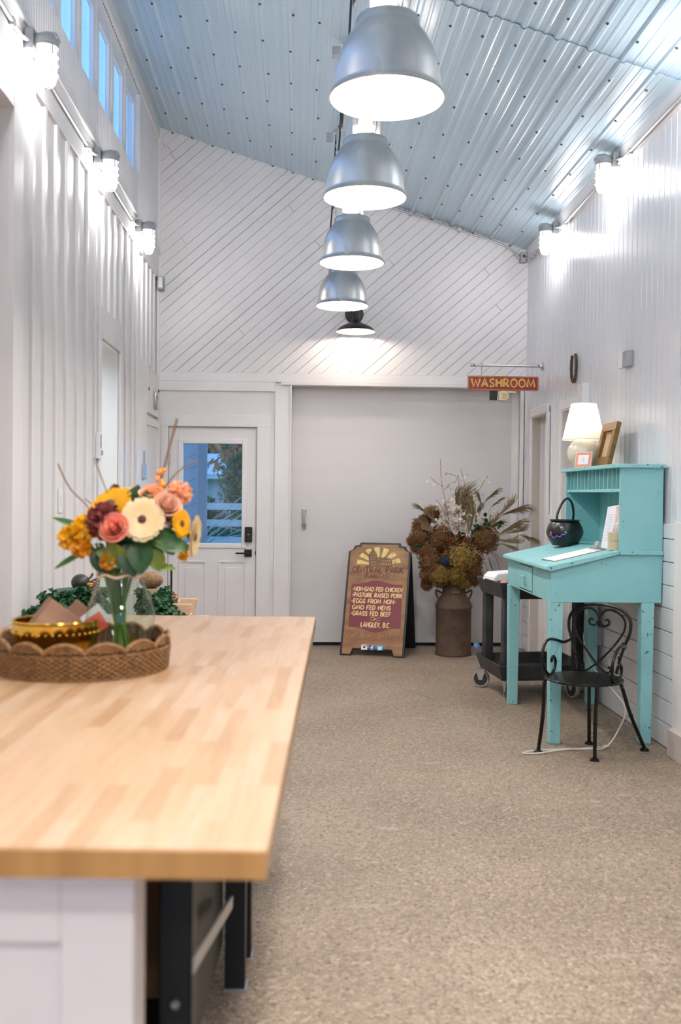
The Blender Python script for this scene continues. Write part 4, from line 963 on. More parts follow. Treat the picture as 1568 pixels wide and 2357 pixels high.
ic = icon(750, 855, M['cyanic']); obj('icon_bird', MB().flat(sgpoly([(765, 2068), (795, 2062), (772, 2050), (778, 2022), (800, 2040), (815, 2022), (832, 2022), (845, 2026), (838, 2045), (822, 2068), (795, 2078)], -.0056)), M['white'], ic)
rbk = link('rear_board', None, t, (0, .62, .003), (math.radians(17), 0, 0))
obj('rear_panel', MB().prism([(-BW/2, 0), (BW/2, 0), (BW/2, .89*BH), (BW/2-.09, .93*BH), (-BW/2+.09, .93*BH), (-BW/2, .89*BH)], -.02, 0), M['ink'], rbk, bevel=.004)

# ================================================================== washroom sign on its pipe
SY = 8.53
t = thing('washroom_sign', 'red hanging washroom sign with gold letters and pointing hand below', 'sign', (0, SY, 0))
mb = MB()
def rrect(x0, x1, z0, z1, r, n=5):
    p = []
    for cx, cz, a in ((x1-r, z1-r, 0), (x0+r, z1-r, 90), (x0+r, z0+r, 180), (x1-r, z0+r, 270)):
        p += [(cx+r*math.cos(math.radians(a+90*i/n)), cz+r*math.sin(math.radians(a+90*i/n))) for i in range(n+1)]
    return p
obj('board', MB().prism(rrect(1.443, 2.057, 2.320, 2.443, .012), -.006, .006), M['redsign'], t)
pp = rrect(1.449, 2.051, 2.326, 2.437, .010); mb = MB(); ribbon(mb, pp + [pp[0]], .0035, -.0066); obj('border_line', mb, M['gold'], t)
mb = MB(); text(mb, 'WASHROOM', 1.474, 2.352, .066, -.0070, .19, sp=.20, flare=.55, width=.55); obj('lettering', mb, M['gold'], t)
mb = MB()
for x in (1.613, 1.846, 1.909): mb.flat([(x, -.0076, 2.370), (x+.005, -.0076, 2.380), (x, -.0076, 2.387), (x-.005, -.0076, 2.380)])
obj('red_dots', mb, M['candy_r'], t)
HZ = lambda px, py: (1.443 + (px-130)*.614/1205, 2.443 - (py-320)*.614/1205)
hp = link('pointing_hand', None, t)
obj('sleeve', MB().prism([HZ(502, 728), HZ(505, 570), HZ(645, 570), HZ(632, 728)], -.012, .004), M['ink'], hp, bevel=.001)
obj('cuff', MB().prism([HZ(632, 728), HZ(645, 575), HZ(660, 575), HZ(650, 728)], -.0125, .003), M['white'], hp)
hand = [HZ(*p) for p in ((650, 715), (652, 620), (672, 575), (720, 562), (800, 565), (940, 570), (965, 590), (945, 608), (830, 604), (842, 650), (838, 680), (815, 710), (790, 728), (765, 740), (735, 730), (690, 740))]
obj('hand', MB().prism(hand, -.0125, .003), M['skin'], hp)
mb = MB()
for P in (hand + [hand[0]], [HZ(740, 630), HZ(790, 622), HZ(832, 645)], [HZ(745, 655), HZ(790, 660), HZ(812, 690)], [HZ(735, 680), HZ(765, 690), HZ(782, 712)], [HZ(800, 575), HZ(815, 604)], [HZ(720, 610), HZ(748, 640), HZ(725, 690)]):
    ribbon(mb, P, .003, -.0130)
obj('hand_outline', mb, M['ink'], hp)
t = thing('sign_pipe', 'steel pipe bracket on right wall holding the washroom sign', 'bracket', (0, SY, 0))
obj('pipe', MB().cyl((1.48, 0, 2.535), (XR-.02, 0, 2.533), .0105, 14), M['steel'], t, smooth=True)
obj('end_cap', MB().cyl((1.466, 0, 2.535), (1.487, 0, 2.535), .0145, 14), M['steel'], t, smooth=True)
for x in (1.492, 2.050): obj('pipe_thread', MB().cyl((x, 0, 2.535), (x+.008, 0, 2.535), .0112, 14), M['screw'], t)
obj('flange', MB().lathe([(.012, .03), (.018, .028), (.020, .012), (.036, .008), (.036, 0), (.0001, 0)], 24, T(XR-.001, 0, 2.533) @ RY(-PI/2), cap=False), M['steel'], t, smooth=True)
for x in (1.565, 2.006):
    obj('hook', MB().tube(smooth_path([(x+.002, -.013, 2.535), (x, 0, 2.549), (x, .013, 2.537), (x-.002, .008, 2.51), (x-.003, .002, 2.47), (x-.004, 0, 2.462)], 5), .0035, 6).tube([(x-.004+.006*math.cos(2*PI*q/10), 0, 2.453+.006*math.sin(2*PI*q/10)) for q in range(10)], .0018, 5, closed=True), M['steel'], t, smooth=True)
# ================================================================== small things on the walls
def horseshoe(name, loc, label, m, s, rz):
    P = smooth_path([(-.045, 0, .10), (-.062, 0, .05), (-.066, 0, -.01), (-.045, 0, -.075), (0, 0, -.10), (.045, 0, -.075), (.066, 0, -.01), (.062, 0, .05), (.045, 0, .10)], 5)
    o = obj(name, MB().tube(P, [.011]*len(P), 8, RZ(rz) @ Matrix.Diagonal((s, 1.0, s, 1))), m, None, loc, smooth=True)
    mb = MB()
    for p in P[4::5]: mb.sphere((p.x*s, -.011, p.z*s), .0035, 6, 4, (1, 1, 1), RZ(rz))
    obj('nail_hole', mb, M['ink'], o); return tag(o, label, 'horseshoe')
horseshoe('horseshoe', (XR-.016, 7.50, 2.385), 'rusty brown horseshoe hung on the right wall above the doors', M['rust'], 1.02, PI/2*3)
horseshoe('horseshoe', (XL+.046, 8.84, 2.215), 'small steel horseshoe on left wall above the cold room door', M['steel'], .72, PI/2)
t = tag(box('junction_box', (XR-.046, 6.19, 2.235), (XR-.001, 6.31, 2.335), M['castgrey'], bevel=.005), 'grey junction box with white plate alone on right wall', 'junction box')
box('cover_plate', (XR-.049, 6.265, 2.232), (XR-.03, 6.345, 2.338), M['white_enamel'], t, .003)
t = tag(box('thermostat', (XL+.018, 6.39, 1.62), (XL+.042, 6.475, 1.79), M['white_enamel'], bevel=.004), 'white thermostat with dark slot beside doorway in left wall', 'thermostat')
box('display_slot', (XL+.042, 6.425, 1.69), (XL+.0435, 6.44, 1.775), M['ink'], t); box('dial', (XL+.042, 6.445, 1.645), (XL+.052, 6.462, 1.675), M['castgrey'], t, .003)
t = tag(box('light_switch', (XL+.0005, 5.475, 1.29), (XL+.008, 5.56, 1.42), M['white_enamel'], bevel=.003), 'white light switch plate low on left wall above the table', 'switch')
box('rocker', (XL+.008, 5.50, 1.325), (XL+.012, 5.535, 1.385), M['white_enamel'], t, .002)
t = thing('wall_outlet', 'grey surface outlet box with white plug under the desk', 'outlet', (XR-.019, 6.72, 0))
obj('riser_pipe', MB().cyl((-.018, .03, .02), (-.018, .03, .80), .013, 10), M['castgrey'], t, smooth=True)
box('box_body', (-.05, -.05, .40), (0, .065, .525), M['castgrey'], t, .005); box('plate', (-.054, -.046, .405), (-.05, .06, .52), M['white_enamel'], t, .002)
obj('plug', MB().box((-.085, .0, .47), (-.054, .03, .50)), M['cable'], t, bevel=.005)
P = smooth_path([(XR-.105, 6.735, .485), (XR-.15, 6.68, .47), (XR-.20, 6.4, .36), (XR-.23, 6.0, .30), (1.86, 5.56, .22), (1.80, 5.50, .09), (1.72, 5.46, .012), (1.62, 5.45, .006), (1.45, 5.44, .006), (1.28, 5.40, .006), (1.24, 5.36, .006), (1.32, 5.36, .006), (1.44, 5.40, .012), (1.58, 5.46, .006), (1.73, 5.50, .006)], 7)
t = tag(obj('extension_cable', MB().tube(P, .0048, 6), M['cable'], smooth=True), 'white extension cable looped on the floor under the iron chair', 'cable')
obj('cable_plug', MB().box((1.72, 5.492, .002), (1.755, 5.512, .014)), M['white'], t, bevel=.003)

# ================================================================== rusty milk can
MX, MY = 1.383, 8.775
t = thing('milk_can', 'rusty antique milk can holding the dried flowers', 'milk can', (MX, MY, 0))
obj('body', MB().lathe([(.0001, .004), (.150, .004), (.158, .0), (.161, .006), (.160, .02), (.156, .03), (.156, .405), (.159, .41), (.163, .42), (.163, .436), (.158, .444), (.152, .462), (.134, .498), (.112, .525), (.102, .545), (.100, .63), (.104, .645), (.118, .672), (.121, .678), (.114, .68), (.096, .64), (.092, .58)], 44, cap=False), M['rust'], t, smooth=True)
for s in (-1, 1):
    obj('handle', MB().tube(smooth_path([(s*.128, 0, .49), (s*.148, 0, .515), (s*.160, 0, .555), (s*.152, 0, .572), (s*.132, 0, .560), (s*.098, 0, .545)], 5), .0085, 8), M['rust'], t, smooth=True)
obj('badge', MB().box((-.035, -.114, .553), (.035, -.098, .572), RX(0)), M['gilt'], t, rot=(0, 0, .0), bevel=.002)
# ---- dried bouquet
t = thing('dried_bouquet', 'large dried bouquet of hydrangeas, plume grass and silver seed pods', 'bouquet', (MX, MY, .60))
def dp(px, py, dy=0.0): return Vector(((px-1040)*.00383, dy, .626 + (1345-py)*.00383 - .60))
rd = random.Random(11)
def hydrangea_mesh(n, m, seed, ps=.030):
    r = random.Random(seed); mb = MB()
    mb.sphere((0, 0, 0), .80, 8, 6)
    for i in range(n):
        z = 1 - 2*(i+.5)/n; a = i*2.39996; q = math.sqrt(1-z*z); d = Vector((q*math.cos(a), q*math.sin(a), z)); c = d*(.86+r.uniform(-.06, .20))
        mm = T(*c) @ look(d + Vector((r.uniform(-.5, .5), r.uniform(-.5, .5), r.uniform(-.5, .5)))) @ RZ(r.uniform(0, 6))
        s = r.uniform(.085, .125)
        for k in range(4):
            u = k*PI/2; e1 = Vector((math.cos(u), math.sin(u), 0)); e2 = Vector((-math.sin(u), math.cos(u), 0))
            mb.add([(0, 0, 0), e1*s*.6-e2*s*.45+Vector((0, 0, s*.15)), e1*s*1.05+Vector((0, 0, s*r.uniform(.1, .5))), e1*s*.6+e2*s*.45+Vector((0, 0, s*.15))], [(0, 1, 2, 3)], mm)
    return mb.mesh('hydrangea_head', m)
hm = {k: [hydrangea_mesh(430, M['hyd_'+k], s) for s in (1, 2)] for k in ('brown', 'gold', 'blue')}
heads = [(988, 1183, 20, 'brown', .02), (962, 1212, 22, 'brown', 0), (958, 1236, 24, 'brown', -.04), (942, 1246, 14, 'brown', .0), (1003, 1238, 30, 'brown', -.06), (978, 1268, 28, 'brown', -.05), (985, 1295, 30, 'brown', -.08), (1030, 1258, 28, 'brown', -.04), (1108, 1240, 33, 'brown', -.06),
         (1052, 1285, 36, 'gold', -.12), (1002, 1318, 29, 'gold', -.11), (1040, 1318, 28, 'gold', -.10), (1078, 1312, 26, 'brown', -.08), (1020, 1292, 27, 'brown', -.09), (1084, 1330, 20, 'brown', -.06), (975, 1322, 18, 'brown', -.08), (976, 1346, 15, 'brown', -.02), (1013, 1290, 13, 'blue', -.17), (1062, 1255, 22, 'brown', 0), (1010, 1265, 26, 'brown', .06), (1060, 1300, 30, 'brown', .06), (970, 1200, 16, 'brown', .03), (1005, 1335, 18, 'brown', -.07), (1062, 1338, 18, 'gold', -.07), (1030, 1335, 18, 'brown', -.06), (950, 1262, 14, 'brown', -.03), (1088, 1290, 18, 'brown', -.03)]
for i, (px, py, r, k, dy) in enumerate(heads):
    h = link('hydrangea_head', hm[k][i % 2], t, dp(px, py, dy), (i*1.3, i*.7, i*2.1)); h.scale = (r*.00383,)*3
mb = MB()
for px, py, r, k, dy in heads: mb.tube([dp(px, py, dy), dp((px+1042)/2, (py+1340)/2, dy*.5), dp(1042, 1350)], .0025, 4)
o = obj('stems', mb, M['straw'], t); o['kind'] = 'stuff'
def plume_mesh(seed, n=64):
    r = random.Random(seed); mb = MB()
    for i in range(n):
        s0 = r.uniform(0, .55); a = r.uniform(0, 2*PI); sp = r.uniform(.03, .13); L = r.uniform(.45, 1.0) * (1 - s0*.5)
        P = [Vector((0, 0, s0)), Vector((math.cos(a)*sp*.5, math.sin(a)*sp*.5, s0+L*.35)), Vector((math.cos(a)*sp+.13*L, math.sin(a)*sp, s0+L*.72)), Vector((math.cos(a)*sp*1.3+.42*L, math.sin(a)*sp*1.2, s0+L*.93))]
        mb.tube(smooth_path(P, 3), [.008, .011, .013, .013, .013, .012, .011, .009, .007, .003], 3)
    return mb.mesh('grass_plume', M['plume'])
pmz = [plume_mesh(s) for s in (1, 2, 3)]
plumes = [(1062, 1210, 1058, 1120, 1.25, 0), (1075, 1205, 1078, 1135, 1.25, -.03), (1050, 1190, 1042, 1125, 1., .03), (1068, 1230, 1085, 1160, 1.2, -.06), (1108, 1155, 1140, 1122, .8, -.02), (1104, 1168, 1096, 1128, .8, .03), (1125, 1166, 1152, 1142, .7, 0), (1135, 1188, 1180, 1150, .9, -.04), (1148, 1186, 1212, 1158, .9, .0), (1170, 1160, 1183, 1143, .7, .03),
          (1138, 1232, 1195, 1192, .9, -.06), (1155, 1226, 1205, 1218, .8, -.05), (1190, 1230, 1236, 1240, .8, -.02), (1132, 1240, 1190, 1248, .9, -.08), (1142, 1250, 1182, 1258, .8, -.09), (1105, 1215, 1142, 1190, 1.2, -.05), (1110, 1220, 1150, 1195, 1.1, -.02), (978, 1185, 948, 1158, .9, -.02), (1000, 1205, 966, 1178, 1., -.05), (985, 1212, 946, 1192, .8, -.06), (1005, 1230, 960, 1216, .9, -.09), (1120, 1285, 1128, 1310, .5, 0), (1090, 1200, 1100, 1160, .9, .05)]
for i, (x0, y0, x1, y1, wd, dy) in enumerate(plumes):
    a, b = dp(x0, y0, dy), dp(x1, y1, dy*1.3); d = b - a
    h = link('grass_plume', pmz[i % 3], t); h.matrix_local = T(*a) @ look(d, (0, 1, 0)) @ RZ(PI if i % 2 else 0) @ Matrix.Diagonal((d.length*wd*.75, d.length*wd*.75, d.length*1.02, 1))
    obj('plume_stem', MB().tube(smooth_path([dp(1045 + (x0-1045)*.2, 1330), dp((x0+1045)/2+4, (y0+1310)/2, dy*.6), a, a.lerp(b, .5)], 4), .0016, 4), M['straw'], t)
# silver seed pods
pod = MB().lathe([(.0001, .0012), (.9, .0005), (1.0, 0), (.9, -.0005), (.0001, -.0012)], 12, cap=False).mesh('seed_pod', M['lunaria'])
def podset(px, py, r, dy):
    h = link('seed_pod', pod, t, dp(px, py, dy), (rd.uniform(.6, 2.4), rd.uniform(-.7, .7), rd.uniform(0, 3))); h.scale = (r*.00383, r*.0030, .1)
for i in range(150):
    podset(rd.gauss(1035, 17), rd.gauss(1192, 28), rd.uniform(4.2, 6.2), rd.uniform(-.12, .06))
for i in range(28): podset(rd.gauss(1098, 14), rd.gauss(1205, 13), rd.uniform(3.5, 5.2), rd.uniform(-.1, .02))
for px, py in ((1006, 1072), (1020, 1068), (1012, 1080), (985, 1100), (975, 1108), (990, 1115), (1018, 1090), (1030, 1112), (1024, 1120), (1045, 1090), (1060, 1098), (1068, 1092), (1108, 1100), (1118, 1108), (1102, 1115), (998, 1160), (990, 1168), (1003, 1165), (1012, 1152), (1022, 1156), (1118, 1130), (1052, 1105), (1008, 1102), (1024, 1140)): podset(px, py, 4.6, -.02)
for P in ([(1040, 1300), (1022, 1180), (1008, 1110), (1004, 1055)], [(1012, 1120), (995, 1110), (982, 1098)], [(1014, 1128), (1028, 1112), (1040, 1108), (1046, 1092)], [(1045, 1280), (1050, 1150), (1046, 1095)], [(1060, 1250), (1085, 1150), (1100, 1118), (1116, 1092)], [(1030, 1230), (1010, 1170), (995, 1150)], [(1052, 1160), (1062, 1120), (1052, 1078)], [(1042, 1095), (1020, 1088)], [(1070, 1290), (1120, 1270), (1140, 1290), (1146, 1320)], [(1070, 1280), (1110, 1255), (1150, 1290)], [(1075, 1290), (1100, 1262), (1118, 1320)]):
    obj('twig', MB().tube(smooth_path([dp(a, b, -.02) for a, b in P], 4), .0022, 5), M['twig'], t)
for i in range(26):
    px, py = (rd.gauss(1040, 18), rd.gauss(1232, 14)) if i < 18 else (rd.uniform(1076, 1116), rd.uniform(1268, 1282))
    obj('berry', MB().sphere((0, 0, 0), .0075, 8, 6), M['berry'] if i % 6 else M['oberry'], t, dp(px, py, -.15), smooth=True)
def leaf_mb(L, wd, curl=.15, n=6):
    mb = MB(); v = []
    for i in range(n+1):
        s = i/n; w2 = wd*math.sin(PI*min(s*.92+.06, 1))**.8*.5; z = curl*L*s*s
        v += [(-w2, s*L, z+w2*.35), (0, s*L, z), (w2, s*L, z+w2*.35)]
    f = []
    for i in range(n):
        for k in range(2): f.append((i*3+k, i*3+k+1, i*3+k+4, i*3+k+3))
    return mb.add(v, f)
lfs = leaf_mb(.075, .032, -.2).mesh('leaf', M['lgreen']); lfd = leaf_mb(.06, .034, -.1).mesh('leaf', M['dgreen'])
for i in range(14):
    px, py = rd.uniform(1010, 1075), rd.uniform(1312, 1328); h = link('leaf', lfs, t, dp(px, py, -.12), (rd.uniform(-2.0, -1.3), rd.uniform(-.3, .3), rd.uniform(-.5, .5)))
for i in range(60):
    px, py = rd.choice(((1035, 1240), (1075, 1265), (1090, 1215), (1000, 1225), (965, 1262), (1120, 1195)))
    link('leaf', lfd, t, dp(rd.gauss(px, 14), rd.gauss(py, 10), rd.uniform(-.12, -.02)), (rd.uniform(0, 6), rd.uniform(0, 6), rd.uniform(0, 6)))

# ================================================================== butcher block tables
TA = math.radians(-2.4)      # the tables stand slightly askew
def tpt(u, v): return (-.038 + u*math.cos(TA) - v*math.sin(TA), 1.372 + u*math.sin(TA) + v*math.cos(TA))   # u across (0 = aisle edge, negative = wall), v away from camera
def work_table(v0, v1, z, label, legs):
    x, y = tpt(0, v0); t = thing('work_table', label, 'table', (x, y, 0), TA, 'butcher block work tables')
    L = v1 - v0
    box('table_top', (-1.15, 0, z-.044), (0, L, z), M['butcher'], t, .005)
    box('end_grain', (-1.148, -.0025, z-.042), (-.002, .001, z-.0035), M['endgrain'], t)
    for u in (-1.08, -.06): box('side_rail', (u-.02, .22, z-.12), (u+.02, L-.08, z-.045), M['legsteel'], t, .002)
    for v in (.24, L-.12): box('cross_rail', (-1.06, v-.02, z-.11), (-.08, v+.02, z-.045), M['legsteel'], t, .002)
    for u in (-1.10, -.19):
        for v in legs:
            lg = obj('leg', MB().box((u-.028, v-.003, .006), (u+.028, v+.003, z-.045)).box((u+.022, v-.003, .006), (u+.028, v+.052, z-.045)), M['legsteel'], t, bevel=.001)
            box('foot_plate', (u-.03, v-.01, 0), (u+.035, v+.055, .006), M['castgrey'], lg)
            for zz in (.44, .49, .80):
                obj('bolt', MB().cyl((u, v-.012, zz), (u, v-.002, zz), .0075, 8), M['boltm'], lg)
    box('side_panel', (-.232, legs[0]+.06, .14), (-.224, legs[1]-.01, z-.12), M['legsteel'], t)
    box('lower_shelf', (-1.06, .30, .24), (-.28, L-.10, .258), M['legsteel'], t)
    obj('diagonal_brace', MB().box((-.004, -.015, 0), (.004, .015, .86)), M['steel'], t).matrix_local = T(-.165, legs[0]+.01, .55) @ look((-.02, 1.0, -.27)) 
    return t
work_table(0, 1.472, .91, 'nearest butcher block work table filling the lower left corner', (.40, 1.42))
work_table(1.478, 2.684, .905, 'far butcher block work table behind the flower tray', (.13, 1.10))
# white shaker end panel of the near table
x, y = tpt(-.20, .075); t = thing('base_cabinet', 'white shaker cabinet panel under the near end of the table', 'cabinet', (x, y, 0), TA)
box('body', (-.93, .018, .0), (0, .085, .862), M['cab'], t, .002)
for nm, a, b in (('stile', (-.108, 0, 0), (0, .018, .862)), ('stile', (-.93, 0, 0), (-.82, .018, .862)), ('rail', (-.82, 0, .742), (-.108, .018, .862)), ('rail', (-.82, 0, 0), (-.108, .018, .12))): box(nm, a, b, M['cab'], t, .003)
x, y = tpt(-.24, .86); t = thing('cardboard_box', 'brown cardboard box on the shelf under the near table', 'box', (x, y, .2585), TA)
obj('carton', MB().box((-.55, 0, 0), (0, .40, .30)), M['cardboard'], t, bevel=.004)
for s in (0, 1): obj('flap', MB().box((-.55, -.002, 0), (0, .20, .004)), M['cardboard'], t, (0, .0 if s == 0 else .40, .30), (math.radians(25) if s == 0 else math.radians(155), 0, 0))

# ---- scalloped wicker tray
TX, TY, TR = -.600, 2.815, .225
t = thing('wicker_tray', 'round woven tray with scalloped rim on the far table', 'tray', (TX, TY, .9055)); NS = 14
def scal(a): return .076 + .026*abs(math.sin(a*NS/2))**.7
def ringpt(a, r, z): return (r*math.cos(a), r*math.sin(a), z)
NA = 252
v = []; f = []
for j in range(2):
    for i in range(NA): a = 2*PI*i/NA; v.append(ringpt(a, TR+.002+.006*j, .004 if j == 0 else scal(a)-.004))
obj('lining', MB().add(v, [(i, (i+1) % NA, NA+(i+1) % NA, NA+i) for i in range(NA)]), M['wickerd'], t)
for k in range(10):
    z = .009 + .0066*k
    obj('woven_strand', MB().tube([ringpt(2*PI*i/NA, TR+.006+.0006*k+.0032*math.cos(2*PI*i/NA*63+(k % 2)*PI), z) for i in range(NA)], .0038, 5, closed=True), M['wicker'], t, smooth=True)
for q in range(NS):
    for rr in (.38, .62, .86):
        P = []
        for i in range(13):
            u = -1+2*i/12; a = 2*PI*(q+.5)/NS + u*rr*PI/NS; P.append(ringpt(a, TR+.012, .070 + (scal(a)-.070)*rr*1.0*(1-.25*u*u)+.0))
        obj('scallop_strand', MB().tube(P, .0036, 5), M['wicker'], t, smooth=True)
st = MB().tube([(TR+.003, 0, .004), (TR+.009, 0, .085)], .0034, 5).mesh('stake', M['wicker'], True)
for q in range(63): link('stake', st, t, (0, 0, 0), (0, 0, 2*PI*q/63))
obj('rim_braid', MB().tube([ringpt(2*PI*i/NA, TR+.011, scal(2*PI*i/NA)) for i in range(NA)], .0062, 6, closed=True), M['wicker'], t, smooth=True)
obj('base_mat', MB().lathe([(.0001, .0), (TR, 0), (TR+.004, .006), (TR, .010), (.0001, .010)], 64, cap=False), M['wicker'], t, smooth=True)
obj('base_braid', MB().tube([((TR+.004)*math.cos(a), (TR+.004)*math.sin(a), .007) for a in [2*PI*i/96 for i in range(96)]], .0065, 6, closed=True), M['wicker'], t, smooth=True)
# ---- brass bowl with cards
t = thing('brass_bowl', 'shiny brass bowl with beaded band in the wicker tray', 'bowl', (-.672, 2.80, .9165))
obj('bowl', MB().lathe([(.0001, 0), (.070, 0), (.078, .004), (.098, .03), (.112, .065), (.117, .10), (.117, .125), (.121, .130), (.119, .134), (.113, .130), (.112, .10), (.106, .066), (.09, .034), (.0001, .008)], 56, cap=False), M['brass'], t, smooth=True)
mb = MB()
for i in range(40): a = 2*PI*i/40; mb.sphere((.1168*math.cos(a), .1168*math.sin(a), .100), .0042, 8, 6)
o = obj('bead_band', mb, M['brass'], t, smooth=True); o['kind'] = 'stuff'
t = tag(obj('kraft_packet', MB().box((-.055, -.012, 0), (.055, .012, .115)), M['kraft'], loc=(-.715, 2.79, .985), rot=(-.25, .62, .1), bevel=.003), 'brown kraft packet with dark edge sticking up from the brass bowl', 'packet')
box('packet_seam', (-.056, -.013, .0), (-.044, .013, .116), M['mdf'], t)
tag(obj('kraft_packet', MB().box((-.05, -.010, 0), (.05, .010, .11)), M['kraft'], loc=(-.66, 2.83, .985), rot=(-.15, .75, .25), bevel=.003), 'plain brown packet lying slanted at right in brass bowl', 'packet')
tag(obj('sample_packet', MB().box((-.03, -.005, 0), (.03, .005, .07)), M['white'], loc=(-.60, 2.84, 1.02), rot=(-.3, .9, .2), bevel=.002), 'small white packet between the brass bowl and the vase', 'packet')
tag(obj('sample_packet', MB().box((-.025, -.005, 0), (.025, .005, .05)), M['candy_r'], loc=(-.585, 2.82, 1.02), rot=(-.3, 1.0, .2), bevel=.002), 'small red packet by the rim of the brass bowl', 'packet')
t = thing('candle_jar', 'small dark glass candle jar beside the vase in tray', 'candle', (-.428, 2.88, .9165))
obj('jar', MB().lathe([(.0001, 0), (.026, 0), (.028, .004), (.028, .062), (.025, .062), (.024, .008), (.0001, .006)], 28, cap=False), M['candle'], t, smooth=True)
obj('wax', MB().lathe([(.0001, .008), (.0235, .008), (.0235, .035), (.0001, .035)], 24, cap=False), M['dgreen'], t, smooth=True)

# ---- glass vase of cut flowers
VX, VY, VZ = -.503, 2.85, .9165
t = thing('glass_vase', 'clear flared glass vase of green stems in wicker tray', 'vase', (VX, VY, VZ))
VP = [(.0001, .0), (.048, .0), (.052, .006), (.060, .03), (.084, .08), (.097, .118), (.098, .135), (.094, .155), (.080, .195), (.066, .230), (.062, .252), (.064, .265), (.070, .275)]
obj('vessel', MB().lathe(VP, 48, cap=False), M['vglass'], t, smooth=True, ang=80)
obj('inner_wall', MB().lathe([(max(r-.003, .0001), z+.006 if z < .02 else z) for r, z in VP], 48, cap=False), M['vglass'], t, smooth=True, ang=80)
obj('lip', MB().tube([(.070*math.cos(2*PI*q/48), .070*math.sin(2*PI*q/48), .275) for q in range(48)], .0028, 6, closed=True), M['vglass'], t, smooth=True)
obj('twine', MB().tube([(.0655*math.cos(2*PI*q/40), .0655*math.sin(2*PI*q/40), .252+.004*math.sin(q)) for q in range(40)], .004, 6, closed=True), mat('raffia_tie', (.72, .55, .36), .7), t, smooth=True)
fbq = thing('flower_bouquet', 'bright cut flower bouquet with cream gerbera and coral rose', 'bouquet', (VX, VY, VZ))
t = fbq
def vp(px, py, dy=0.0): return Vector(((px-278)*.00124, dy, 1.185 + (1310-py)*.00124 - VZ))
rf = random.Random(21)
for i in range(26):
    a = rf.uniform(0, 2*PI); r0 = rf.uniform(.012, .042); b = a + rf.uniform(2.2, 4.0); r1 = rf.uniform(.015, .050)
    P0 = Vector((r0*math.cos(a), r0*math.sin(a), .012)); P2 = Vector((r1*math.cos(b), r1*math.sin(b), .26)); P1 = P0.lerp(P2, .5)*.9; P1.z = .13
    obj('stem', MB().tube(smooth_path([P0, P1, P2, P2 + Vector((r1*math.cos(b)*.8, r1*math.sin(b)*.8, .08))], 5), rf.uniform(.0030, .0048), 6), M['stemg'], t, smooth=True)
def petal(mb, L, wd, cup, m, n=5, tipw=.35):
    v = []
    for i in range(n+1):
        s = i/n; w2 = wd*.5*(math.sin(PI*min(.10+s*.78, 1))**.7); z = cup*L*s*s
        v += [(s*L, -w2, z+w2*.2), (s*L, 0, z), (s*L, w2, z+w2*.2)]
    f = []
    for i in range(n):
        for k in range(2): f.append((i*3+k, i*3+k+1, i*3+k+4, i*3+k+3))
    mb.add(v, f, m)
def daisy(px, py, r, d, m, mc, dy=0, n=22, cr=.26, rows=2, name='gerbera', cup=.03):
    R = r*.00124; h = link('%s_head' % name, None, t); h.matrix_local = T(*vp(px, py, dy)) @ look(d)
    mb = MB()
    for row in range(rows):
        for i in range(n):
            a = 2*PI*(i+.5*row)/n + rf.uniform(-.05, .05)
            petal(mb, R*(1-.14*row)*rf.uniform(.94, 1.03), R*2*PI/n*1.35, cup+.07*row, T(0, 0, .002*row) @ RZ(a))
    obj('petals', mb, m, h, smooth=True, ang=80)
    obj('flower_centre', MB().sphere((0, 0, .003), R*cr, 14, 8, (1, 1, .45)), mc, h, smooth=True)
    obj('calyx', MB().lathe([(R*.3, -.001), (R*.2, -.012), (.003, -.02), (.003, -.05)], 12), M['green'], h, smooth=True)
def pompom(px, py, r, m, dy=0, n=130, name='chrysanthemum', L=.5, core=None):
    R = r*.00124; mb = MB(); mb.sphere((0, 0, 0), R*.55, 10, 8)
    for i in range(n):
        z = 1 - 2*(i+.5)/n; a = i*2.39996; q = math.sqrt(1-z*z); d = Vector((q*math.cos(a), q*math.sin(a), z))
        mm = T(*(d*R*.42)) @ look(d) @ RZ(rf.uniform(0, 6)) @ RY(-PI/2+rf.uniform(.0, .5))
        petal(mb, R*.60, R*.40, -.25, mm, 4)
    o = obj('%s_head' % name, mb, m, t, vp(px, py, dy), (rf.uniform(0, 3), rf.uniform(0, 3), 0), smooth=True, ang=80); return o
def rose(px, py, r, d, m, dy=0, name='rose'):
    R = r*.00124; h = link('%s_head' % name, None, t); h.matrix_local = T(*vp(px, py, dy)) @ look(d)
    k = 0
    for lay, (rad, npt, open_, zt) in enumerate(((.18, 3, .05, .95), (.36, 4, .12, .92), (.56, 5, .22, .80), (.78, 5, .40, .62), (.98, 6, .62, .42))):
        for i in range(npt):
            a0 = 2*PI*i/npt + lay*.7; v = []; f = []; n, mm_ = 6, 5
            for j in range(mm_+1):
                s = j/mm_
                for q in range(n+1):
                    u = (q/n-.5)*2; a = a0 + u*PI/npt*1.25
                    rr = R*(rad*.55 + (rad*.45+open_*.25)*s**1.6 - .05*u*u*rad); z = R*(-.6 + (zt+.6)*s*(1-.12*u*u)) - (R*.22*open_*max(s-.8, 0)*5)
                    v.append((rr*math.cos(a), rr*math.sin(a), z))
            for j in range(mm_):
                for q in range(n): f.append((j*(n+1)+q, j*(n+1)+q+1, (j+1)*(n+1)+q+1, (j+1)*(n+1)+q))
            obj('petal', MB().add(v, f), m, h, smooth=True, ang=80)
    obj('bud', MB().sphere((0, 0, R*.42), R*.22, 10, 8, (1, 1, 2.1)), m, h, smooth=True)
    obj('sepal', MB().lathe([(R*.55, -R*.35), (R*.4, -R*.6), (.004, -R*.75), (.003, -R*1.2)], 12), M['green'], h, smooth=True)
daisy(250, 1168, 60, (-.40, -.62, .62), M['yellow'], M['brownc'], -.005, 26, .34, 2, 'sunflower')
pompom(249, 1199, 44, M['burgp'], -.055, 150)
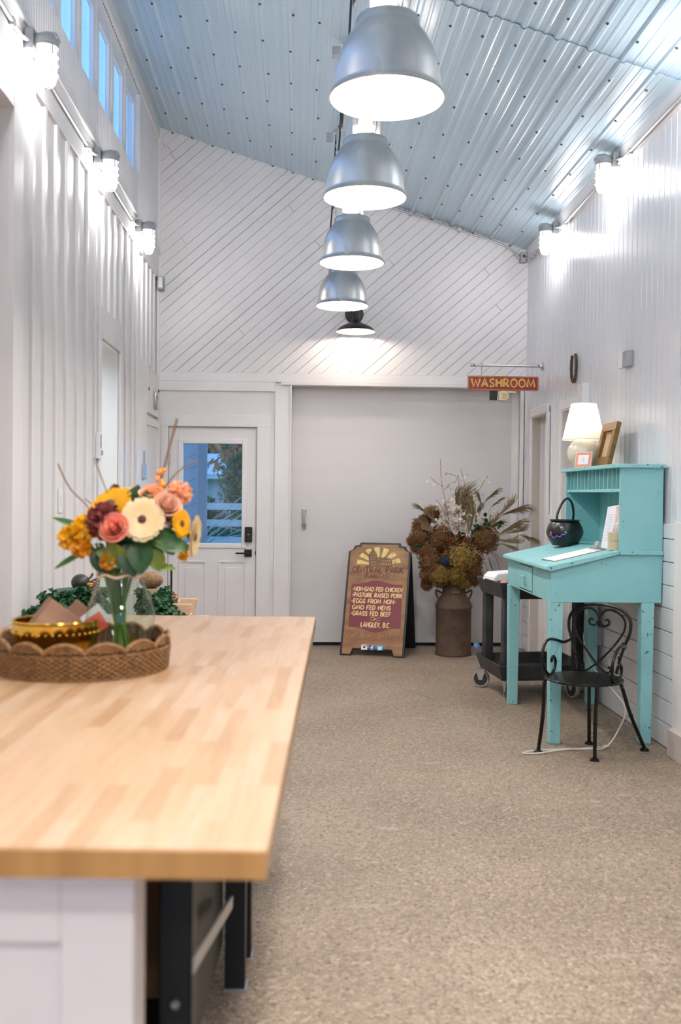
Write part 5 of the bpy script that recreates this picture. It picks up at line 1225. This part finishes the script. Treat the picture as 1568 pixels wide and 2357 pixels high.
daisy(336, 1194, 50, (.05, -1, .16), M['creamp'], M['dark'], -.085, 17, .20, 2)
rose(277, 1214, 31, (-.12, -1, .35), M['coralp'], -.095)
rose(386, 1164, 30, (.3, -.7, .6), M['blush'], -.05); rose(352, 1142, 30, (.1, -.4, .9), M['peach'], -.02)
pompom(410, 1134, 30, M['peach'], .0, 90, 'carnation'); rose(392, 1190, 20, (.4, -.9, .2), M['blush'], -.04)
daisy(446, 1233, 50, (1, -.12, -.12), M['creamp'], M['brownc'], -.03, 24, .22, 2); daisy(419, 1203, 34, (.9, -.5, .1), M['yellow'], M['brownc'], -.05, 18, .25)
for px, py, r, dy in ((165, 1238, 30, -.02), (203, 1216, 32, -.05), (197, 1258, 26, -.06), (178, 1222, 26, 0), (260, 1287, 22, -.07)): pompom(px, py, r, M['mustard'] if r < 24 else M['yellow'] if r > 28 else M['mustard'], dy, 80)
pompom(222, 1182, 22, M['creamp'], .02, 70); pompom(300, 1135, 18, M['creamp'], .03, 60); pompom(256, 1128, 14, M['burgp'], .05, 50); pompom(420, 1278, 14, M['yellow'], 0, 50)
def leaf(x0, y0, x1, y1, wd, m, dy0=-.04, dy1=-.07, roll=0.0):
    a, b = vp(x0, y0, dy0), vp(x1, y1, dy1); d = b - a; L = d.length
    yv = d.normalized(); up = Vector((0, -1, .35)); xv = yv.cross(up).normalized(); zv = xv.cross(yv)
    mm = Matrix(((xv.x, yv.x, zv.x, a.x), (xv.y, yv.y, zv.y, a.y), (xv.z, yv.z, zv.z, a.z), (0, 0, 0, 1)))
    o = obj('leaf', leaf_mb(L, wd*.00124, -.18, 8), M[m], t, smooth=True, ang=80); o.matrix_local = mm @ RY(roll)
for a in ((300, 1180, 315, 1118, 42, 'dgreen', 0, -.01), (345, 1170, 342, 1130, 34, 'dgreen', -.04, -.05), (200, 1215, 138, 1190, 14, 'green'), (200, 1270, 140, 1302, 14, 'green'), (310, 1290, 240, 1265, 50, 'lgreen', -.05, -.09), (290, 1300, 268, 1248, 44, 'lgreen', -.06, -.10), (330, 1240, 335, 1310, 60, 'dgreen', -.06, -.10), (300, 1250, 318, 1318, 56, 'dgreen', -.06, -.09), (350, 1240, 440, 1255, 42, 'green', -.05, -.06), (340, 1230, 420, 1232, 40, 'green', -.05, -.03), (360, 1262, 372, 1310, 40, 'lgreen', -.05, -.06), (350, 1298, 405, 1302, 18, 'lgreen', -.04, -.06), (395, 1215, 412, 1170, 20, 'dgreen', -.05, -.06), (230, 1260, 245, 1310, 36, 'dgreen', -.04, -.06), (215, 1265, 238, 1318, 28, 'green', -.02, -.03), (280, 1260, 285, 1300, 50, 'green', -.04, -.06), (380, 1235, 400, 1275, 36, 'dgreen', -.02, -.02), (300, 1250, 260, 1310, 40, 'dgreen', .03, .05), (340, 1250, 360, 1315, 46, 'dgreen', .03, .05)): leaf(*a)
obj('foliage_core', MB().sphere(vp(295, 1230, .01), .07, 14, 10, (1.1, .9, .75)), M['dgreen'], t, smooth=True)
for P, r in (([(235, 1235), (200, 1172), (155, 1125), (128, 1070)], .0022), ([(330, 1210), (362, 1112), (380, 1040), (400, 962)], .0036), ([(330, 1200), (380, 1112), (420, 1072), (450, 1060)], .0022), ([(260, 1180), (235, 1120), (210, 1055)], .0018), ([(230, 1200), (215, 1170), (190, 1150)], .0018)):
    obj('twig', MB().tube(smooth_path([vp(a, b, .03) for a, b in P], 5), r, 6), M['twig'], t, smooth=True)
for px, py, r in ((363, 1086, 7), (356, 1103, 6), (367, 1116, 8), (370, 1082, 6), (358, 1088, 6), (365, 1108, 6)): obj('berry', MB().sphere(vp(px, py, .03), r*.00124, 10, 8), M['oberry'], t, smooth=True)

ZD = .775
# ================================================================== produce display behind the tables
t = thing('display_table', 'wooden produce display table mostly hidden behind work tables', 'table', (-.78, 4.95, 0))
for i in range(6): box('top_plank', (-.42, -.45+.11*i, .75), (.33, -.452+.11*(i+1), .775), M['crate'], t, .002)
for x in (-.38, .25):
    for y in (-.42, .12): box('leg', (x, y, 0), (x+.06, y+.06, .75), M['crate'], t, .003)
def pz(px, py, Y=4.8): return Vector(((px-688-96*0)*Y/2292 - .0, Y, 1.4 - (py-1136)*Y/2292))
def kale(loc, s, label, seed, n=40):
    r = random.Random(seed); t = thing('kale_bunch', label, 'kale', loc, 0, 'curly kale bunches on the display')
    for i in range(n):
        a = r.uniform(0, 2*PI); el = r.uniform(.15, 1.35); L = s*r.uniform(.65, 1.05); NU, NV = 26, 8; v = []; f = []
        for u in range(NU+1):
            for q in range(NV+1):
                k = u/NU; w2 = (q/NV-.5)*2; ww = .42*L*(math.sin(PI*(k*.8+.15)))
                ruf = abs(w2)**1.4 * L*.12*math.sin(u*2.1 + (1 if w2 > 0 else 4) + i) + r.uniform(-.10, .10)*L*abs(w2)
                v.append((k*L + r.uniform(-.03, .03)*L, w2*ww + r.uniform(-.035, .035)*L*abs(w2), ruf - k*k*L*.25))
        for u in range(NU):
            for q in range(NV): f.append((u*(NV+1)+q, (u+1)*(NV+1)+q, (u+1)*(NV+1)+q+1, u*(NV+1)+q+1))
        o = obj('leaf', MB().add(v, f), M['kale'], t, smooth=True, ang=90); o.matrix_local = T(0, 0, s*.25) @ RZ(a) @ RY(-el) @ RX(r.uniform(-.8, .8))
    obj('stalks', MB().cyl((0, 0, 0), (0, 0, s*.3), s*.12, 10), M['lgreen'], t)
p = pz(150, 1400); kale((p.x, 4.8, ZD), .145, 'dark green curly kale bunch left of the brass bowl', 1)
p = pz(190, 1390); kale((p.x, 4.9, ZD), .155, 'curly kale bunch in the middle behind the vase glass', 2)
p = pz(112, 1408); kale((p.x, 4.75, ZD), .115, 'low curly kale bunch at far left above the table edge', 3, 20)
p = pz(375, 1400); kale((p.x, 4.75, ZD), .125, 'curly kale bunch right of the glass vase', 4)
p = pz(350, 1370); kale((p.x, 4.95, ZD+.03), .125, 'curly kale bunch just behind the vase on the right', 5)
t = thing('produce_tray', 'dark green tray holding the gourd on produce display', 'tray', (-1.06, 5.05, ZD))
obj('tray', MB().lathe([(.0001, .105), (.10, .105), (.16, .131), (.165, .14), (.15, .131), (.09, .09), (.03, .07), (.03, .03), (.07, .0), (.0001, .0)], 32, cap=False), M['trayg'], t, smooth=True)
for x_, y_, r_, lb in ((192, 1340, .046, 'dark round gourd with yellow mark on green tray'), ): 
    q = pz(x_, y_, 5.0); t = thing('gourd', lb, 'gourd', (q.x, 5.0, q.z-r_*.9))
    obj('fruit', MB().sphere((0, 0, r_*.9), r_, 20, 14, (1, 1, .92)), M['gourd'], t, smooth=True); obj('stem', MB().tube(smooth_path([(r_*.7, 0, r_*1.2), (r_*1.1, 0, r_*1.5), (r_*1.3, 0, r_*1.9)], 4), .006, 6), M['twig'], t, smooth=True)
    obj('yellow_patch', MB().sphere((r_*1.0, -.02, r_*.75), .018, 10, 6, (1.3, .4, .4)), M['yellow'], t, smooth=True)
q = pz(215, 1325, 5.05); t = thing('twig_nest', 'small woven twig nest beside the dark gourd', 'basket', (q.x, 5.06, ZD+.135))
for i in range(7): obj('twine_ring', MB().tube([(.04*math.cos(2*PI*k/14), .03*math.sin(2*PI*k/14), .008*i + .01*math.sin(k+i)) for k in range(14)], .004, 5, closed=True), M['twig'], t, smooth=True)
q = pz(352, 1338, 5.0); tag(box('display_riser', (q.x-.04, 4.97, ZD), (q.x+.04, 5.04, q.z-.032), M['crate'], bevel=.002), 'small wooden riser hidden under the netted melon', 'riser')
tag(obj('netted_melon', MB().sphere((0, 0, .04), .05, 20, 14, (1.2, 1, .85)), M['melon'], loc=(q.x, 5.0, q.z-.0295), smooth=True), 'brown netted melon beside the vase above the kale', 'melon')
q = pz(388, 1380, 5.0); t = thing('carrot_basket', 'small twig basket of carrots behind the kale', 'basket', (q.x-.02, 5.02, ZD))
for i in range(9): obj('twig_ring', MB().tube([((.055+.002*i)*math.cos(2*PI*k/18), (.05+.002*i)*math.sin(2*PI*k/18), .02+.010*i+.003*math.sin(k*3+i)) for k in range(18)], .0055, 5, closed=True), M['twig'], t, smooth=True)
obj('basket_floor', MB().lathe([(.0001, 0), (.055, 0), (.055, .01), (.0001, .01)], 18, cap=False), M['twig'], t)
for i, (dx_, dz_, rz, lb) in enumerate(((.0, .135, .4, 'orange carrot on top of the twig basket'), (-.015, .115, .9, 'carrot tucked lower in the twig basket'))):
    t = thing('carrot', lb, 'carrot', (q.x-.03+dx_, 5.0, ZD+dz_), rz, 'carrots in the basket')
    obj('root', MB().lathe([(.0001, -.002), (.013, 0), (.0165, .012), (.012, .05), (.005, .085), (.0001, .095)], 14, RY(PI/2*1.12), cap=False), M['carrot'], t, smooth=True)
    obj('stalk', MB().tube(smooth_path([(0, 0, 0), (-.02, 0, .012), (-.035, .01, .03)], 4), .0035, 6), M['lgreen'], t)
q = pz(398, 1300, 5.1); t = thing('plant_stake', 'thin black metal stake standing behind the kale', 'stake', (q.x, 5.1, ZD))
obj('rod', MB().cyl((0, 0, .004), (0, 0, q.z-ZD), .0055, 8), M['black'], t, smooth=True); obj('spike_base', MB().lathe([(.035, 0), (.035, .004), (.006, .008)], 14), M['black'], t); obj('tip', MB().sphere((0, 0, q.z-ZD), .007, 8, 6), M['black'], t)
q = pz(425, 1400, 4.9); t = thing('wooden_crate', 'pale wooden crate corner at right end of produce display', 'crate', (q.x, 5.05, ZD))
for i in range(1): 
    obj('end_board', MB().prism([(-.055, 0), (.02, 0), (.045, .075), (.04, .085), (-.055, .085)], -.14, -.125), M['crate'], t, bevel=.004)
    obj('end_board', MB().prism([(-.055, 0), (.02, 0), (.045, .075), (.04, .085), (-.055, .085)], .125, .14), M['crate'], t, bevel=.004)
    box('side_slat', (-.055, -.125, .05), (-.043, .125, .08), M['crate'], t, .002); box('floor_board', (-.043, -.125, 0), (.02, .125, .012), M['crate'], t, .002)

# ================================================================== outdoors, seen through the entrance door
struct(obj('ceiling_light_block', MB().prism([(XL-.12, zceil(XL-.12)+.03), (XR+.2, zceil(XR+.2)+.03), (XR+.2, zceil(XR+.2)+.08), (XL-.12, zceil(XL-.12)+.08)], -2.75, YB+.14), M['gap']))  # unseen slab added above the roof sheets to stop sky light leaking in
struct(box('ground_outside', (-30, YB+.26, -.25), (30, 60, -.12), M['ground']))
t = thing('neighbour_shed', 'sided shed wall seen at left through the door glass', 'shed', (-1.28, 10.95, -.12))
box('sheathing', (-1.2, .03, 0), (.24, .10, 3.4), M['hwall'], t)
sb = MB().box((-.75, -.012, -.062), (.75, .012, .062)).mesh('siding_board', M['siding'])
for i in range(22):
    h = link('siding_board', sb, t, (-.20, rd.uniform(0, .008), .28+.135*i), (.10, math.radians(-20), 0)); h.scale = (.6, 1, 1)
t = thing('porch_post', 'blue grey porch post outside the entrance door', 'post', (-1.005, 10.42, -.12))
box('shaft', (-.048, -.045, .14), (.048, .045, 3.3), M['post'], t, .006); box('base_block', (-.058, -.055, 0), (.058, .055, .14), M['post'], t, .006)
t = thing('rail_fence', 'pale three rail fence beyond the door glass', 'fence', (-1.0, 15.0, -.12))
for z in (.50, .785, 1.04, 1.29): box('rail', (-3, -.02, z), (3.2, .02, z+.10), M['fencep'], t, .004)
for x in (-2.6, -.62, 1.6): box('fence_post', (x-.06, .02, 0), (x+.06, .14, 1.45), M['fencep'], t, .006)
t = thing('far_house', 'house with pale metal roof far beyond the fence', 'house', (-2.15, 27.0, -.12))
box('wall', (-.75, .3, 0), (.35, 3, 2.05), M['hwall'], t)
obj('roof', MB().prism([(-.15, 1.98), (.30, 1.98), (2.0, 2.62), (2.0, 2.70), (-.15, 2.06)], -.85, .30, 'x'), M['hroof'], t)
box('gutter', (-.86, -.16, 1.94), (.31, -.10, 2.0), M['fencep'], t); box('window', (-.2, .28, 1.2), (.12, .31, 1.75), M['glass'], t)
def foliage(n, sx, sy, sz, ls, seed, shell=.55):
    r = random.Random(seed); mb = MB()
    for i in range(n):
        d = Vector((r.gauss(0, 1), r.gauss(0, 1), r.gauss(0, 1))).normalized(); k = shell + (1-shell)*r.random()
        c = Vector((d.x*sx*k, d.y*sy*k, d.z*sz*k)); s = ls*r.uniform(.6, 1.3)
        mm = T(*c) @ Euler((r.uniform(0, 6), r.uniform(0, 6), r.uniform(0, 6))).to_matrix().to_4x4()
        mb.add([(-s*.5, 0, 0), (0, -s*.35, 0), (s*.6, 0, s*.15), (0, s*.35, 0)], [(0, 1, 2, 3)], mm)
    return mb
def tree(loc, h, s, n, ls, m, label, seed, core=True, name='tree'):
    t = thing(name, label, 'tree', loc, 0, 'trees beyond the fence')
    obj('trunk', MB().tube([(0, 0, 0), (.05, 0, h*.5), (0, 0, h)], [s[0]*.09, s[0]*.07, s[0]*.03], 8), M['twig'], t, smooth=True)
    o = obj('foliage', foliage(n, s[0], s[1], s[2], ls, seed), m, t, (0, 0, h)); o['kind'] = 'stuff'
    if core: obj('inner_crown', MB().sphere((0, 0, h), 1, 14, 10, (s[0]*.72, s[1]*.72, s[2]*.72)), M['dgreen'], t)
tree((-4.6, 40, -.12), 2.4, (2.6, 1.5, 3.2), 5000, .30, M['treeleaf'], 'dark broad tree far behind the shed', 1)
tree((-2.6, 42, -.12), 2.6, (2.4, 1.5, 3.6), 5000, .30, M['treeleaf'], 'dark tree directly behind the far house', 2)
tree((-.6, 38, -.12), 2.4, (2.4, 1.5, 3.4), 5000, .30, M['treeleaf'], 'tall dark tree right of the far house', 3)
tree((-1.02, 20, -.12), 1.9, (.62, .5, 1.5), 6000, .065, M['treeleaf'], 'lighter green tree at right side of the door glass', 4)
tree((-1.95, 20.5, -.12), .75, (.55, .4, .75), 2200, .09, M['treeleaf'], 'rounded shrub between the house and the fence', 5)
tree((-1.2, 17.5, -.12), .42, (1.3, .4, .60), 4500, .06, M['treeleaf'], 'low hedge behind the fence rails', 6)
t = thing('bare_shrub', 'bare pale twiggy shrub in front of the fence', 'shrub', (-1.14, 12.2, -.12))
r_ = random.Random(9)
for i in range(16):
    a = r_.uniform(-.2, 2.6); L = r_.uniform(.3, .75); z0 = r_.uniform(.8, 1.25)
    obj('twig', MB().tube(smooth_path([(0, 0, .05 if i == 0 else z0-.25), (.03, r_.uniform(-.1, .1), z0), (.05+L*.5*math.cos(a*.4), r_.uniform(-.2, .2), z0+L*.35*math.sin(a)), (.05+L*math.cos(a*.5), r_.uniform(-.3, .3), z0+L*.7*math.sin(a)-.05)], 4), [.007]+[.0038]*11+[.002], 5), M['fencep'], t)
t = thing('maple_tree', 'maple tree whose orange leaved branch hangs outside the door', 'tree', (.55, 12.05, -.12))
obj('trunk', MB().tube(smooth_path([(.1, 0, 0), (.06, 0, 1.2), (.12, 0, 2.6), (.1, 0, 3.6)], 4), [.09]*5+[.075]*4+[.05]*4, 8), M['twig'], t, smooth=True)
obj('branch', MB().tube(smooth_path([(.11, 0, 2.5), (-.7, 0, 2.35), (-1.35, 0, 2.05), (-1.62, 0, 1.88)], 5), .008, 5), M['twig'], t)
lm = MB()
for k in range(5):
    a = math.radians(-70+35*k); lm.add([(0, 0, 0), (.030*math.cos(a-.4), .030*math.sin(a-.4), 0), (.062*math.cos(a), .062*math.sin(a), .006), (.030*math.cos(a+.4), .030*math.sin(a+.4), 0)], [(0, 1, 2, 3)])
lme = lm.mesh('leaf', M['autumn'])
for i in range(70):
    s_ = r_.random(); c = Vector((-1.15, 0, 2.22)).lerp(Vector((-1.64, 0, 1.84)), s_) if i < 52 else Vector((-1.58, 0, 2.10))
    link('leaf', lme, t, c + Vector((r_.gauss(0, .04), r_.gauss(0, .05), r_.gauss(0, .04))), (r_.uniform(-.7, .7)+1.4, r_.uniform(-.6, .6), r_.uniform(0, 6)))
